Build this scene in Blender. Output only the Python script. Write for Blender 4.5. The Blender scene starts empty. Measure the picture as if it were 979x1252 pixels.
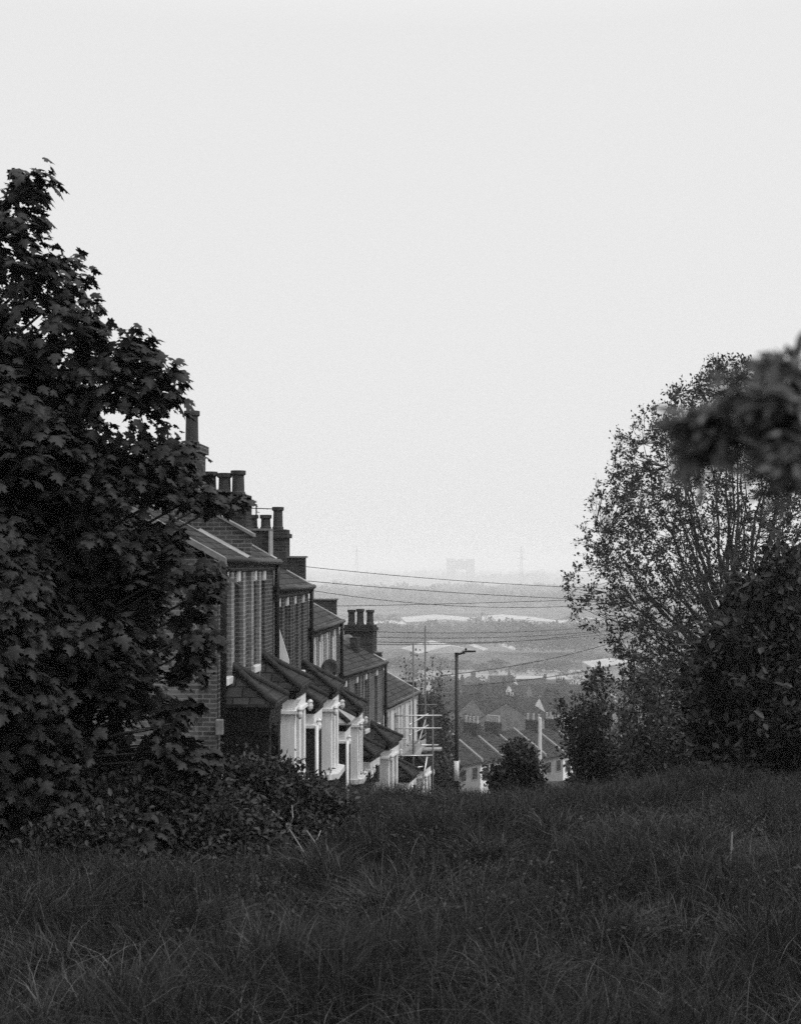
import bpy, math, random
import numpy as np
from mathutils import Vector, Matrix
random.seed(7); rng = np.random.default_rng(7)
S = bpy.context.scene; COL = S.collection
F = 1600.0; CX = 489.5; HY = 692.0          # calibration of the photograph (979 px wide)
def at(px, py, D): return Vector(((px-CX)*D/F, D, (HY-py)*D/F))

# ------------------------------------------------------------------ materials
MATS = {}
def newmat(name):
    m = bpy.data.materials.new(name); m.use_nodes = True; MATS[name] = m
    nt = m.node_tree; b = nt.nodes['Principled BSDF']; return m, nt, b
def g3(v): return (v, v, v, 1)
def mat(name, v, rough=.75, var=.25, scale=4.0, bump=.0, metal=0, spec=.3, coords='Object'):
    m, nt, b = newmat(name)
    b.inputs['Roughness'].default_value = rough; b.inputs['Metallic'].default_value = metal
    b.inputs['Specular IOR Level'].default_value = spec
    tc = nt.nodes.new('ShaderNodeTexCoord'); n = nt.nodes.new('ShaderNodeTexNoise')
    n.inputs['Scale'].default_value = scale; n.inputs['Detail'].default_value = 6; n.inputs['Roughness'].default_value = .65
    r = nt.nodes.new('ShaderNodeMapRange'); r.inputs[1].default_value = .3; r.inputs[2].default_value = .7
    r.inputs[3].default_value = v*(1-var); r.inputs[4].default_value = v*(1+var)
    nt.links.new(tc.outputs[coords], n.inputs['Vector']); nt.links.new(n.outputs['Fac'], r.inputs[0])
    nt.links.new(r.outputs[0], b.inputs['Base Color'])
    if bump:
        bp = nt.nodes.new('ShaderNodeBump'); bp.inputs['Strength'].default_value = bump; bp.inputs['Distance'].default_value = .02
        nt.links.new(n.outputs['Fac'], bp.inputs['Height']); nt.links.new(bp.outputs[0], b.inputs['Normal'])
    return m
def brickmat(name, v1, v2, mortar, bw=.225, bh=.075, ms=.011, off=.5, rough=.85, bump=.6, stain=.35):
    m, nt, b = newmat(name); b.inputs['Roughness'].default_value = rough; b.inputs['Specular IOR Level'].default_value = .05
    uv = nt.nodes.new('ShaderNodeUVMap'); t = nt.nodes.new('ShaderNodeTexBrick')
    t.inputs['Scale'].default_value = 1; t.inputs['Brick Width'].default_value = bw; t.inputs['Row Height'].default_value = bh
    t.inputs['Mortar Size'].default_value = ms; t.inputs['Color1'].default_value = g3(v1); t.inputs['Color2'].default_value = g3(v2)
    t.inputs['Mortar'].default_value = g3(mortar); t.offset = off; t.inputs['Bias'].default_value = -.1
    nt.links.new(uv.outputs[0], t.inputs['Vector'])
    n = nt.nodes.new('ShaderNodeTexNoise'); n.inputs['Scale'].default_value = 1.3; n.inputs['Detail'].default_value = 7; n.inputs['Roughness'].default_value = .7
    tc = nt.nodes.new('ShaderNodeTexCoord'); nt.links.new(tc.outputs['Object'], n.inputs['Vector'])
    r = nt.nodes.new('ShaderNodeMapRange'); r.inputs[1].default_value = .3; r.inputs[2].default_value = .7
    r.inputs[3].default_value = 1-stain; r.inputs[4].default_value = 1+stain
    nt.links.new(n.outputs['Fac'], r.inputs[0])
    mx = nt.nodes.new('ShaderNodeVectorMath'); mx.operation = 'SCALE'
    nt.links.new(t.outputs['Color'], mx.inputs[0]); nt.links.new(r.outputs[0], mx.inputs['Scale'])
    nt.links.new(mx.outputs[0], b.inputs['Base Color'])
    bp = nt.nodes.new('ShaderNodeBump'); bp.inputs['Strength'].default_value = bump; bp.inputs['Distance'].default_value = .01; bp.invert = True
    nt.links.new(t.outputs['Fac'], bp.inputs['Height']); nt.links.new(bp.outputs[0], b.inputs['Normal'])
    return m
def leafmat(name, v, var=.4, trans=.25, rough=.5, spec=.35):
    m, nt, b = newmat(name); b.inputs['Roughness'].default_value = rough; b.inputs['Specular IOR Level'].default_value = spec
    uv = nt.nodes.new('ShaderNodeUVMap'); sp = nt.nodes.new('ShaderNodeSeparateXYZ')
    nt.links.new(uv.outputs[0], sp.inputs[0])
    r = nt.nodes.new('ShaderNodeMapRange'); r.inputs[3].default_value = v*(1-var); r.inputs[4].default_value = v*(1+var)
    nt.links.new(sp.outputs[0], r.inputs[0]); nt.links.new(r.outputs[0], b.inputs['Base Color'])
    if trans > 0:
        tr = nt.nodes.new('ShaderNodeBsdfTranslucent'); mx = nt.nodes.new('ShaderNodeMixShader'); mx.inputs[0].default_value = trans
        nt.links.new(r.outputs[0], tr.inputs[0]); nt.links.new(b.outputs[0], mx.inputs[1]); nt.links.new(tr.outputs[0], mx.inputs[2])
        nt.links.new(mx.outputs[0], nt.nodes['Material Output'].inputs[0])
    return m
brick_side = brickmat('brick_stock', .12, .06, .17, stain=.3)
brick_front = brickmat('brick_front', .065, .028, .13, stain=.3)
brick_pale = brickmat('brick_pale', .20, .12, .26, stain=.2)
brick_dark = brickmat('brick_dark', .04, .02, .055, stain=.4)
slate = brickmat('slate', .034, .014, .008, bw=.28, bh=.22, ms=.014, bump=1.0, stain=.4, rough=.6)
slate_old = brickmat('slate_weathered', .055, .02, .010, bw=.28, bh=.22, ms=.014, bump=1.0, stain=.5, rough=.7)
slate_town = brickmat('slate_town', .04, .016, .010, bw=.3, bh=.25, ms=.02, bump=.6, stain=.5, rough=.7)
white = mat('white_paint', .68, .6, .16, 6.0, .2)
def streak(m, sc=(9, 9, 1.1)):
    nt = m.node_tree; n = [x for x in nt.nodes if x.type == 'TEX_NOISE'][0]; tc = [x for x in nt.nodes if x.type == 'TEX_COORD'][0]
    mp = nt.nodes.new('ShaderNodeMapping'); mp.inputs['Scale'].default_value = sc; n.inputs['Scale'].default_value = 1
    nt.links.new(tc.outputs['Object'], mp.inputs[0]); nt.links.new(mp.outputs[0], n.inputs['Vector'])
streak(white)
white_old = mat('old_white_paint', .52, .6, .3, 6.0, .3)
black = mat('black_paint', .008, .5, .3, 5, spec=.12)
black_iron = mat('black_iron', .008, .5, .3, 9)
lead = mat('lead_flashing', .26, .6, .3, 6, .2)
cope = mat('coping_stone', .16, .8, .35, 5, .4)
pot_pale = mat('pale_pot', .32, .8, .3, 5)
pot_m = mat('chimney_pot', .03, .8, .35, 7, .3)
glass = mat('window_glass', .02, .08, .3, 1.0, spec=.6)
blind = mat('window_blind', .075, .7, .1, 2.0)
steel = mat('galvanised_steel', .45, .35, .2, 12, metal=.6)
wood = mat('scaffold_board', .26, .8, .25, 6, .2)
dish_m = mat('dish_grey', .07, .5, .2, 6)
render_m = mat('pale_render', .5, .8, .1, 2.0, .2)
bark = mat('bark', .05, .9, .4, 14, .8)
bark_pale = mat('dry_twig', .17, .8, .3, 14)
wire_m = mat('wire', .02, .6, .1, 4)
soil = None

streak(white_old); streak(render_m, (3, 3, .6))
# ------------------------------------------------------------------ mesh building
def tag(o, label=None, cat=None, group=None, kind=None):
    if label: o['label'] = label
    if cat: o['category'] = cat
    if group: o['group'] = group
    if kind: o['kind'] = kind
    return o
def link(name, me, m, parent=None):
    o = bpy.data.objects.new(name, me); COL.objects.link(o)
    if m is not None and not me.materials: me.materials.append(m)
    if parent is not None: o.parent = parent
    return o
def empty(name, loc=(0, 0, 0), rz=0):
    o = bpy.data.objects.new(name, None); COL.objects.link(o); o.location = loc; o.rotation_euler = (0, 0, rz)
    o.empty_display_size = .3; return o
class MB:
    def __init__(s): s.v = []; s.f = []
    def add(s, vs, fs):
        n = len(s.v); s.v += [tuple(p) for p in vs]; s.f += [tuple(i+n for i in f) for f in fs]; return s
    def box(s, x0, x1, y0, y1, z0, z1, M=None):
        vs = [Vector((x, y, z)) for z in (z0, z1) for y in (y0, y1) for x in (x0, x1)]
        if M: vs = [M @ p for p in vs]
        return s.add(vs, [(0, 2, 3, 1), (4, 5, 7, 6), (0, 1, 5, 4), (2, 6, 7, 3), (0, 4, 6, 2), (1, 3, 7, 5)])
    def tube(s, pts, rads, n=8, cap=True):
        pts = [Vector(p) for p in pts]
        if not hasattr(rads, '__len__'): rads = [rads]*len(pts)
        rings = []
        for i, p in enumerate(pts):
            d = (pts[min(i+1, len(pts)-1)]-pts[max(i-1, 0)]).normalized()
            a = d.cross(Vector((0, 0, 1)) if abs(d.z) < .95 else Vector((1, 0, 0))).normalized(); b = d.cross(a)
            rings.append([p+(a*math.cos(t)+b*math.sin(t))*rads[i] for t in [2*math.pi*k/n for k in range(n)]])
        vs = [q for r in rings for q in r]; fs = []
        for i in range(len(pts)-1):
            for k in range(n):
                fs.append((i*n+k, i*n+(k+1) % n, (i+1)*n+(k+1) % n, (i+1)*n+k))
        if cap: fs += [tuple(reversed(range(n))), tuple(range((len(pts)-1)*n, len(pts)*n))]
        return s.add(vs, fs)
    def lathe(s, c, prof, n=12):
        c = Vector(c); vs = []; fs = []
        for (r, z) in prof:
            vs += [c+Vector((r*math.cos(2*math.pi*k/n), r*math.sin(2*math.pi*k/n), z)) for k in range(n)]
        for i in range(len(prof)-1):
            for k in range(n): fs.append((i*n+k, i*n+(k+1) % n, (i+1)*n+(k+1) % n, (i+1)*n+k))
        fs += [tuple(reversed(range(n))), tuple(range((len(prof)-1)*n, len(prof)*n))]
        return s.add(vs, fs)
    def slab(s, quad, t):                     # thick sheet from a polygon, t metres downwards
        q = [Vector(p) for p in quad]; k = len(q); lo = [p-Vector((0, 0, t)) for p in q]
        return s.add(q+lo, [tuple(range(k)), tuple(reversed(range(k, 2*k)))]+[(i, i+k, (i+1) % k+k, (i+1) % k) for i in range(k)])
    def prism_y(s, poly, y0, y1):             # polygon in x,z extruded along y
        k = len(poly)
        return s.add([(x, y0, z) for x, z in poly]+[(x, y1, z) for x, z in poly],
                     [tuple(range(k)), tuple(reversed(range(k, 2*k)))]+[(i, i+k, (i+1) % k+k, (i+1) % k) for i in range(k)])
    def build(s, name, m, parent=None, bevel=0, smooth=False):
        me = bpy.data.meshes.new(name); me.from_pydata(s.v, [], s.f)
        import bmesh
        bm = bmesh.new(); bm.from_mesh(me); bmesh.ops.recalc_face_normals(bm, faces=bm.faces)
        if bevel:
            bmesh.ops.bevel(bm, geom=[e for e in bm.edges], offset=bevel, segments=1, affect='EDGES', clamp_overlap=True)
        uv = bm.loops.layers.uv.new('UVMap')
        for f in bm.faces:
            f.smooth = smooth
            nx, ny, nz = abs(f.normal.x), abs(f.normal.y), abs(f.normal.z)
            for l in f.loops:
                c = l.vert.co
                if nz > .92: l[uv].uv = (c.x, c.y)
                elif nz > .25:
                    k = 1/max(.3, math.sqrt(1-nz*nz))
                    l[uv].uv = (c.y, c.z*k) if nx > ny else (c.x, c.z*k)
                elif nx > ny: l[uv].uv = (c.y, c.z)
                else: l[uv].uv = (c.x, c.z)
        bm.to_mesh(me); bm.free()
        return link(name, me, m, parent)
def np_mesh(name, V, Fq, nper, UV, m, parent=None, smooth=False):
    """V (n,3), Fq (f,nper) same-size faces, UV per vertex (n,2)"""
    me = bpy.data.meshes.new(name); nf = len(Fq)
    me.vertices.add(len(V)); me.vertices.foreach_set('co', V.astype(np.float32).ravel())
    me.loops.add(nf*nper); me.loops.foreach_set('vertex_index', Fq.astype(np.int32).ravel())
    me.polygons.add(nf); me.polygons.foreach_set('loop_start', np.arange(0, nf*nper, nper, dtype=np.int32))
    me.polygons.foreach_set('loop_total', np.full(nf, nper, dtype=np.int32))
    if smooth: me.polygons.foreach_set('use_smooth', np.ones(nf, dtype=bool))
    if UV is not None:
        l = me.uv_layers.new(name='UVMap'); l.data.foreach_set('uv', UV[Fq.ravel()].astype(np.float32).ravel())
    me.update(calc_edges=True)
    return link(name, me, m, parent)

# ------------------------------------------------------------------ leaves
def tmpl_maple():
    h = [(0, 0), (.22, -.07), (.40, .03), (.30, .14), (.62, .27), (.47, .38), (.52, .52), (.34, .46), (.2, .5), (.30, .72), (.15, .74), (0, 1.0)]
    pts = h+[(-x, y) for x, y in h[-2:0:-1]]
    v = [(0, .3, .04)]+[(x, y, -.28*abs(x)-.22*max(0, y-.3)**1.5) for x, y in pts]
    k = len(pts); f = [(0, 1+i, 1+(i+1) % k) for i in range(k)]
    return np.array(v), np.array(f)
def tmpl_oval():
    v = [(0, 0, 0), (.26, .35, .07), (.2, .72, .05), (0, 1, -.08), (-.2, .72, .05), (-.26, .35, .07), (0, .5, -.02)]
    f = [(0, 1, 6), (1, 2, 6), (2, 3, 6), (3, 4, 6), (4, 5, 6), (5, 0, 6)]
    return np.array(v), np.array(f)
def tmpl_rhomb():
    v = [(0, 0, 0), (.3, .5, .1), (0, 1, -.05), (-.3, .5, .1)]
    return np.array(v), np.array([(0, 1, 2), (0, 2, 3)])
TM, TO, TR = tmpl_maple(), tmpl_oval(), tmpl_rhomb()
TN = (TO[0]*np.array([.55, 1, 1]), TO[1])
def unit(a): return a/np.maximum(1e-9, np.linalg.norm(a, axis=1, keepdims=True))
def leaves(name, P, Dv, N, size, T, m, parent=None, tone=None):
    tv, tf = T; n = len(P); Dv = unit(Dv); X = unit(np.cross(Dv, N)); Z = np.cross(X, Dv)
    s = np.asarray(size).reshape(-1, 1, 1)*np.ones((n, 1, 1))
    V = P[:, None, :]+s*(tv[None, :, 0:1]*X[:, None, :]+tv[None, :, 1:2]*Dv[:, None, :]+tv[None, :, 2:3]*Z[:, None, :])
    k = len(tv); Fc = (tf[None]+(np.arange(n)*k)[:, None, None]).reshape(-1, 3)
    u = np.repeat(rng.random(n) if tone is None else np.clip(tone+rng.normal(0, .12, n), 0, 1), k); UV = np.stack([u, np.tile(tv[:, 1], n)], 1)
    return np_mesh(name, V.reshape(-1, 3), Fc, 3, UV, m, parent)
def rdir(n):
    return unit(rng.normal(size=(n, 3)))

# ------------------------------------------------------------------ ground
KY = [-60, -20, 0, 4, 9, 14, 17, 20.5, 24, 29, 35, 41, 47, 60, 100, 150, 250, 400, 600, 800, 60000]
KZ = [2.0, -.4, -1.45, -1.58, -1.95, -2.52, -3.55, -5.05, -5.45, -5.95, -7.0, -8.7, -10.2, -13, -20.5, -28.5, -41, -51, -57, -60, -60]
def ss(a, b, x): t = np.clip((x-a)/(b-a), 0, 1); return t*t*(3-2*t)
def gz(x, y):
    x = np.asarray(x, float); y = np.asarray(y, float)
    z = np.interp(y, KY, KZ)
    right = ss(2.6, 6.0, x)*ss(15, 22, y)*(1-ss(60, 95, y))          # the park goes on to the right of the street
    z = z+right*np.interp(y, [15, 22, 35, 47, 60, 95], [0, 1.6, 2.2, 2.6, 3.0, 0])
    z = z+.13*ss(.3, 2.6, x)*ss(8, 13, y)*(1-ss(16, 20, y))-.12*ss(0, 3, -x)*ss(6, 12, y)*(1-ss(17, 20, y))
    z = z+.05*np.sin(x*1.3+y*.7)*ss(40, 20, y)*1.0+.03*np.sin(x*3.1-y*1.9)*ss(30, 16, y)
    return z
def gzf(x, y): return float(gz(x, y))
ys = np.concatenate([np.linspace(-40, 0, 12), np.linspace(1, 60, 100)[:], np.geomspace(61, 24000, 90)])
us = np.linspace(-1, 1, 141); us = np.sign(us)*np.abs(us)**1.4
gx = np.array([[u*(60+max(0, y)*1.6) for u in us] for y in ys]); gy = np.repeat(ys[:, None], len(us), 1)
G = np.stack([gx, gy, gz(gx, gy)], 2).reshape(-1, 3)
nu = len(us); idx = np.arange(len(ys)*nu).reshape(len(ys), nu)
Fq = np.stack([idx[:-1, :-1], idx[:-1, 1:], idx[1:, 1:], idx[1:, :-1]], 2).reshape(-1, 4)
gm, nt, b = newmat('ground_cover')
tc = nt.nodes.new('ShaderNodeTexCoord')
n1 = nt.nodes.new('ShaderNodeTexNoise'); n1.inputs['Scale'].default_value = .011; n1.inputs['Detail'].default_value = 8
n2 = nt.nodes.new('ShaderNodeTexVoronoi'); n2.inputs['Scale'].default_value = .006
nt.links.new(tc.outputs['Object'], n1.inputs[0]); nt.links.new(tc.outputs['Object'], n2.inputs[0])
sv = nt.nodes.new('ShaderNodeSeparateXYZ'); nt.links.new(n2.outputs['Color'], sv.inputs[0])
ra = nt.nodes.new('ShaderNodeMapRange'); ra.inputs[1].default_value = .35; ra.inputs[2].default_value = .65; ra.inputs[3].default_value = .03; ra.inputs[4].default_value = .11
nt.links.new(n1.outputs['Fac'], ra.inputs[0])
rb = nt.nodes.new('ShaderNodeMapRange'); rb.inputs[3].default_value = .5; rb.inputs[4].default_value = 1.5; nt.links.new(sv.outputs[0], rb.inputs[0])
mu = nt.nodes.new('ShaderNodeMath'); mu.operation = 'MULTIPLY'; nt.links.new(ra.outputs[0], mu.inputs[0]); nt.links.new(rb.outputs[0], mu.inputs[1])
nt.links.new(mu.outputs[0], b.inputs['Base Color']); b.inputs['Roughness'].default_value = 1; b.inputs['Specular IOR Level'].default_value = 0
o = np_mesh('ground', G, Fq, 4, None, gm, smooth=True); tag(o, kind='structure')

# street: follows the terrace; facade line passes x = -4.42 + .069 y
def fac_x(y): return -4.42+.069*y if y < 38.1 else -1.79+.21*(y-38.1)
def strip(name, o0, o1, dz, m, y0=19, y1=75):
    yy = np.arange(y0, y1, 1.0); V = []; 
    for y in yy:
        zc = gzf(fac_x(y)+1.0, y)
        V += [(fac_x(y)+o0, y, zc+dz), (fac_x(y)+o1, y, zc+dz), (fac_x(y)+o1, y, zc-.8), (fac_x(y)+o0, y, zc-.8)]
    f = []
    for i in range(len(yy)-1):
        a = 4*i
        for k in range(4): f.append((a+k, a+(k+1) % 4, a+4+(k+1) % 4, a+4+k))
    mb = MB(); mb.add(V, f); return tag(mb.build(name, m), kind='structure')
asph = mat('asphalt', .05, .9, .2, 3, .3); pav = mat('paving', .2, .9, .2, 2, .2)
strip('pavement', 1.9, 3.4, .16, pav); strip('road', 3.41, 8.8, .04, asph)

# ------------------------------------------------------------------ the terrace
def win_wall(mb, x0, x1, y0, y1, z0, z1, ops):
    ys_ = sorted({y0, y1, *[o[0] for o in ops], *[o[1] for o in ops]}); zs_ = sorted({z0, z1, *[o[2] for o in ops], *[o[3] for o in ops]})
    for i in range(len(ys_)-1):
        zr = None
        for k in range(len(zs_)-1):
            yc = (ys_[i]+ys_[i+1])/2; zc = (zs_[k]+zs_[k+1])/2
            hole = any(o[0] < yc < o[1] and o[2] < zc < o[3] for o in ops)
            if not hole: mb.box(x0, x1, ys_[i], ys_[i+1], zs_[k], zs_[k+1])
def pots(parent, xs, y, z, hs, rad=.14):
    for x, h in zip(xs, hs):
        MB().lathe((x, y, z), [(rad*1.05, 0), (rad*1.05, .06), (rad*.92, .08), (rad*.86, h-.1), (rad*1.12, h-.08), (rad*1.12, h), (rad*.8, h), (rad*.8, h-.05)], 12).build('pot', pot_m, parent, smooth=False)
PITCH = .55; PR = .73
def house(p0, ang, w, ez, H=5.35, porch=(.7, 2.3), bay=(3.6, 5.3), porch_dark=False, jamb='brick', name_label='', chim=None, wins=(.5, 1.3, 3.1, 3.9),
          wallm=None, roofm=None, extra=None, bay_dark=False, block=.63, bshort=False, ww=.42, lit_prm=None):
    bay = (bay[0], bay[0]+1.45); porch = (porch[0], porch[0]+1.2)
    wallm = wallm or brick_front; roofm = roofm or slate_old
    r = empty('terraced_house', (p0[0], p0[1], ez-H), -ang)
    tag(r, name_label, 'house', 'terraced houses stepping down the hill')
    wz0, wz1 = H-1.98, H-.42
    ops = [(y, y+ww, wz0, wz1) for y in wins]
    m = MB(); win_wall(m, -.3, 0, 0.003, w-.003, 2.3, H, ops)
    # ground floor wall with openings behind the bay and the porch
    win_wall(m, -.3, 0, 0.003, w-.003, -1.5, 2.3, [(bay[0]+.2, bay[1]-.2, .9, 2.2), (porch[0]+.3, porch[1]-.3, 0, 2.1)])
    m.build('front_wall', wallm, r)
    m = MB(); m.box(-8.2, -.301, .003, w-.003, -2.5, H-.02)
    zr = H+4.1*PITCH
    m.prism_y([(-.31, H-.019), (-4.25, zr-.12), (-8.19, H-.019)], .01, w-.01)
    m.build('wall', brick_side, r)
    # eaves course
    MB().box(.0, .06, .0, w, H-.22, H-.1).box(.0, .1, .0, w, H-.1, H-.0).build('eaves_course', wallm, r)
    # roof
    oh = .09; t = .05
    rf = MB(); zf = lambda x: H+.06-PITCH*x
    rf.slab([(oh, -.02, zf(oh)), (oh, w+.02, zf(oh)), (-4.25, w+.02, zf(-4.25)), (-4.25, -.02, zf(-4.25))], t)
    rf.slab([(-4.25, -.02, zf(-4.25)), (-4.25, w+.02, zf(-4.25)), (-8.4, w+.02, H), (-8.4, -.02, H)], t)
    ro = rf.build('roof', roofm, r)
    MB().tube([(-4.25, -.02, zf(-4.25)+.03), (-4.25, w+.02, zf(-4.25)+.03)], .09).build('ridge_tiles', cope, ro)
    # gutter and fascia
    MB().tube([(oh+.05, 0, H-.04), (oh+.05, w, H-.05)], .06).build('gutter', black_iron, r, smooth=True)
    dp = MB().tube([(.10, w-.07, H-.06), (.09, w-.07, H-.5), (.09, w-.07, .0)], .05)
    dp.build('downpipe', black_iron, r, smooth=True)
    # party wall: low upstand and the square block at its front end
    pz = H+block
    po = MB().box(-.86 if not bshort else -.55, -.07, w-.11, w+.11, H-.1, pz-.045).build('parapet', brick_dark, r)
    MB().box(-.9 if not bshort else -.58, -.03, w-.14, w+.14, pz-.044, pz).build('coping', cope, po)
    MB().slab([(.1, w-.22, zf(.1)+.012), (.1, w-.112, zf(.1)+.03), (-4.2, w-.112, zf(-4.2)+.03), (-4.2, w-.22, zf(-4.2)+.012)], .01).build('flashing', lead, r)
    # upper windows
    for i, y in enumerate(wins):
        wn = MB()
        for (a, b_, c, d) in ((y, y+.05, wz0, wz1), (y+ww-.05, y+ww, wz0, wz1), (y+.05, y+ww-.05, wz1-.06, wz1), (y+.05, y+ww-.05, wz0, wz0+.07), (y+.05, y+ww-.05, (wz0+wz1)/2-.03, (wz0+wz1)/2+.03)):
            wn.box(-.2, -.14, a, b_, c, d)
        wo = wn.build('window', white, r)
        MB().box(-.185, -.175, y+.05, y+ww-.05, wz0+.07, wz1-.06).build('pane', glass, wo)
        MB().box(-.02, .09, y-.08, y+ww+.08, wz0-.13, wz0-.003).build('sill', white_old, wo, bevel=.01)
        lm = white_old
        MB().box(.002, .035, y+ww*.25, y+ww*.75, wz1+.01, wz1+.34).box(.0, .05, y+ww*.32, y+ww*.68, wz1+.03, wz1+.32).build('keystone', lm, wo)
        if jamb == 'white':
            MB().box(-.13, .03, y+ww-.012, y+ww+.1, wz0, wz1).box(-.0, .03, y-.1, y-.002, wz0, wz1).build('jamb', white, wo)
    # brick piers between windows
    for y in (wins[0]+ww+.08, wins[1]+ww+.08, wins[2]-.3, wins[2]+ww+.08):
        MB().box(.001, .055, y, y+.22, wz0-.3, H-.24).build('pier', brick_pale if jamb != 'brick' else wallm, r)
    # bay and porch
    bz, ba, bc = H-2.42, H-1.84, H-2.90
    def hiproof(y0, y1, parent, rm, nm):
        e = .13; a0 = y0+.42; a1 = a0+.06
        A = (PR+e, y0-e, bz); B = (PR+e, y1+e, bz); C = (0, y1+e, bz); D = (0, y0-e, bz); E = (0, a0, ba); Gp = (0, a1, ba)
        q = MB(); q.add([A, B, C, D, E, Gp]+[(p[0], p[1], p[2]-.05) for p in (A, B, C, D)],
                        [(0, 1, 5, 4), (0, 4, 3), (1, 2, 5), (0, 6, 7, 1), (0, 3, 9, 6), (1, 7, 8, 2), (6, 9, 8, 7), (2, 8, 9, 3, 4, 5)])
        ro = q.build(nm, rm, parent)
        MB().tube([(A[0]-.02, A[1]+.02, bz+.02), (E[0]+.02, E[1], ba+.03)], .065, 8).tube([(B[0]-.02, B[1]-.02, bz+.02), (Gp[0]+.02, Gp[1], ba+.03)], .065, 8).tube([(.03, a0, ba+.02), (.03, a1, ba+.02)], .05, 8).build('hip_tiles', mat_hip, parent, smooth=True)
        return ro
    bm_ = black if bay_dark else white
    br = MB()                                   # bay shell: piers and dado
    x1 = PR
    dado = MB().box(0.002, x1-.02, bay[0], bay[1], -1.5, H-4.52).build('bay', brick_dark, r)
    pb = MB()
    for (a, b_) in ((bay[0], bay[0]+.2), (bay[1]-.2, bay[1]), ((bay[0]+bay[1])/2-.1, (bay[0]+bay[1])/2+.1)):
        pb.box(x1-.30, x1, a, b_, H-4.42, bc)
    for yy in (bay[0], bay[1]-.12): pb.box(.002, .12, yy, yy+.12, H-4.42, bc); 
    for yy in (bay[0]+.03, bay[1]-.1): pb.box(.36, x1-.305, yy+.0, yy+.06, H-4.42, bc)
    pb.build('bay_pier', bm_, dado, bevel=.008)
    MB().box(.004, x1+.03, bay[0]-.03, bay[1]+.03, bz-.215, bz-.09).build('bay_fascia', black, dado)
    fz = MB().box(.003, x1, bay[0]-.003, bay[1]+.003, bc+.04, bz-.22).box(.004, x1+.05, bay[0]-.05, bay[1]+.05, bc-.02, bc+.04)
    fz.add([(x1, bay[0], bc+.1), (x1, bay[0]+.2, bc+.1), (x1+.1, bay[0]-.0, bz-.222), (x1+.1, bay[0]+.2, bz-.222), (x1, bay[0], bz-.222), (x1, bay[0]+.2, bz-.222)],
           [(0, 1, 3, 2), (0, 2, 4), (1, 5, 3), (2, 3, 5, 4), (0, 4, 5, 1)])
    fz.build('cornice', bm_, dado)
    MB().box(.005, x1+.10, bay[0]-.10, bay[1]+.10, bz-.088, bz-.052).build('soffit', black, dado)
    so = MB().slab([(.003, bay[0]-.12, H-4.36), (x1-.05, bay[0]-.12, H-4.36), (x1+.16, bay[0]+.1, H-4.36), (x1+.16, bay[1]-.1, H-4.36), (x1-.05, bay[1]+.12, H-4.36), (.003, bay[1]+.12, H-4.36)], .15)
    so.build('bay_sill', white_old, dado, bevel=.012)
    for yy in (bay[0]-.05, bay[1]-.05):
        MB().lathe((x1+.09, yy+.05, bc-.02), [(.01, -.1), (.05, -.06), (.06, 0), (.045, .05), (.06, .09), (.02, .13)], 8).build('corbel', white_old, dado)
    gw = MB().box(.14, .335, bay[0]+.1, bay[0]+.115, H-4.36, bc-.02).box(.14, .285, bay[1]-.115, bay[1]-.1, H-4.36, bc-.02)
    for (a, b_) in ((bay[0]+.2, (bay[0]+bay[1])/2-.1), ((bay[0]+bay[1])/2+.1, bay[1]-.2)): gw.box(x1-.2, x1-.19, a, b_, H-4.36, bc-.02)
    gw.build('bay_pane', blind if not bay_dark else glass, dado)
    fr = MB()
    for zz in (H-4.34, H-3.68, bc-.08):
        fr.box(.12, .36, bay[0]+.075, bay[0]+.13, zz, zz+.05).box(.12, .36, bay[1]-.13, bay[1]-.075, zz, zz+.06)
        fr.box(x1-.22, x1-.14, bay[0]+.2, (bay[0]+bay[1])/2-.1, zz, zz+.06).box(x1-.22, x1-.14, (bay[0]+bay[1])/2+.1, bay[1]-.2, zz, zz+.06)
    fr.box(.12, .15, bay[0]+.07, bay[0]+.14, H-4.34, bc-.02).box(.335, .359, bay[0]+.065, bay[0]+.14, H-4.34, bc-.02)
    fr.build('bay_sash', bm_, dado)
    hiproof(bay[0], bay[1], dado, slate, 'bay_roof')
    # porch
    pm = black if porch_dark else brick_dark; hm = black if porch_dark else white
    y0, y1 = porch
    pw = MB().box(.002, PR-.13, y0, y0+.22, -1.5, bc).box(.002, PR-.13, y1-.22, y1, -1.5, bc)
    pw.box(PR-.129, PR, y0-.01, y0+.23, -1.5, bc).box(PR-.129, PR, y1-.23, y1+.01, -1.5, bc)
    pw.box(.002, PR, y0, y1, -1.5, .05)
    pc = pw.build('porch', pm, r)
    MB().box(.004, PR+.03, y0-.03, y1+.03, bz-.215, bz-.09).build('porch_fascia', black, pc)
    MB().box(.003, PR+.01, y0-.02, y0+.24, bc, bz-.22).box(.003, PR+.01, y1-.24, y1+.02, bc, bz-.22).box(PR-.2, PR+.012, y0+.24, y1-.24, bc+.06, bz-.22).box(PR-.25, PR+.06, y0-.06, y0+.28, bc-.05, bc+.03).build('porch_lintel', hm, pc, bevel=.01)
    MB().lathe((PR+.09, y0+.05, bc+.02), [(.01, -.12), (.05, -.07), (.06, 0), (.04, .06), (.06, .1), (.02, .14)], 8).build('corbel', hm if not porch_dark else black, pc)
    MB().box(-.18, -.12, y0+.3, y1-.3, 0.05, 2.1).box(-.12, -.10, y0+.4, y1-.4, .2, .9).box(-.12, -.10, y0+.4, y1-.4, 1.05, 1.9).build('door', black, pc)
    MB().box(.005, PR+.10, y0-.10, y1+.10, bz-.088, bz-.052).build('porch_soffit', black, pc)
    hiproof(y0, y1, pc, lit_prm or slate, 'porch_roof')
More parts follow.
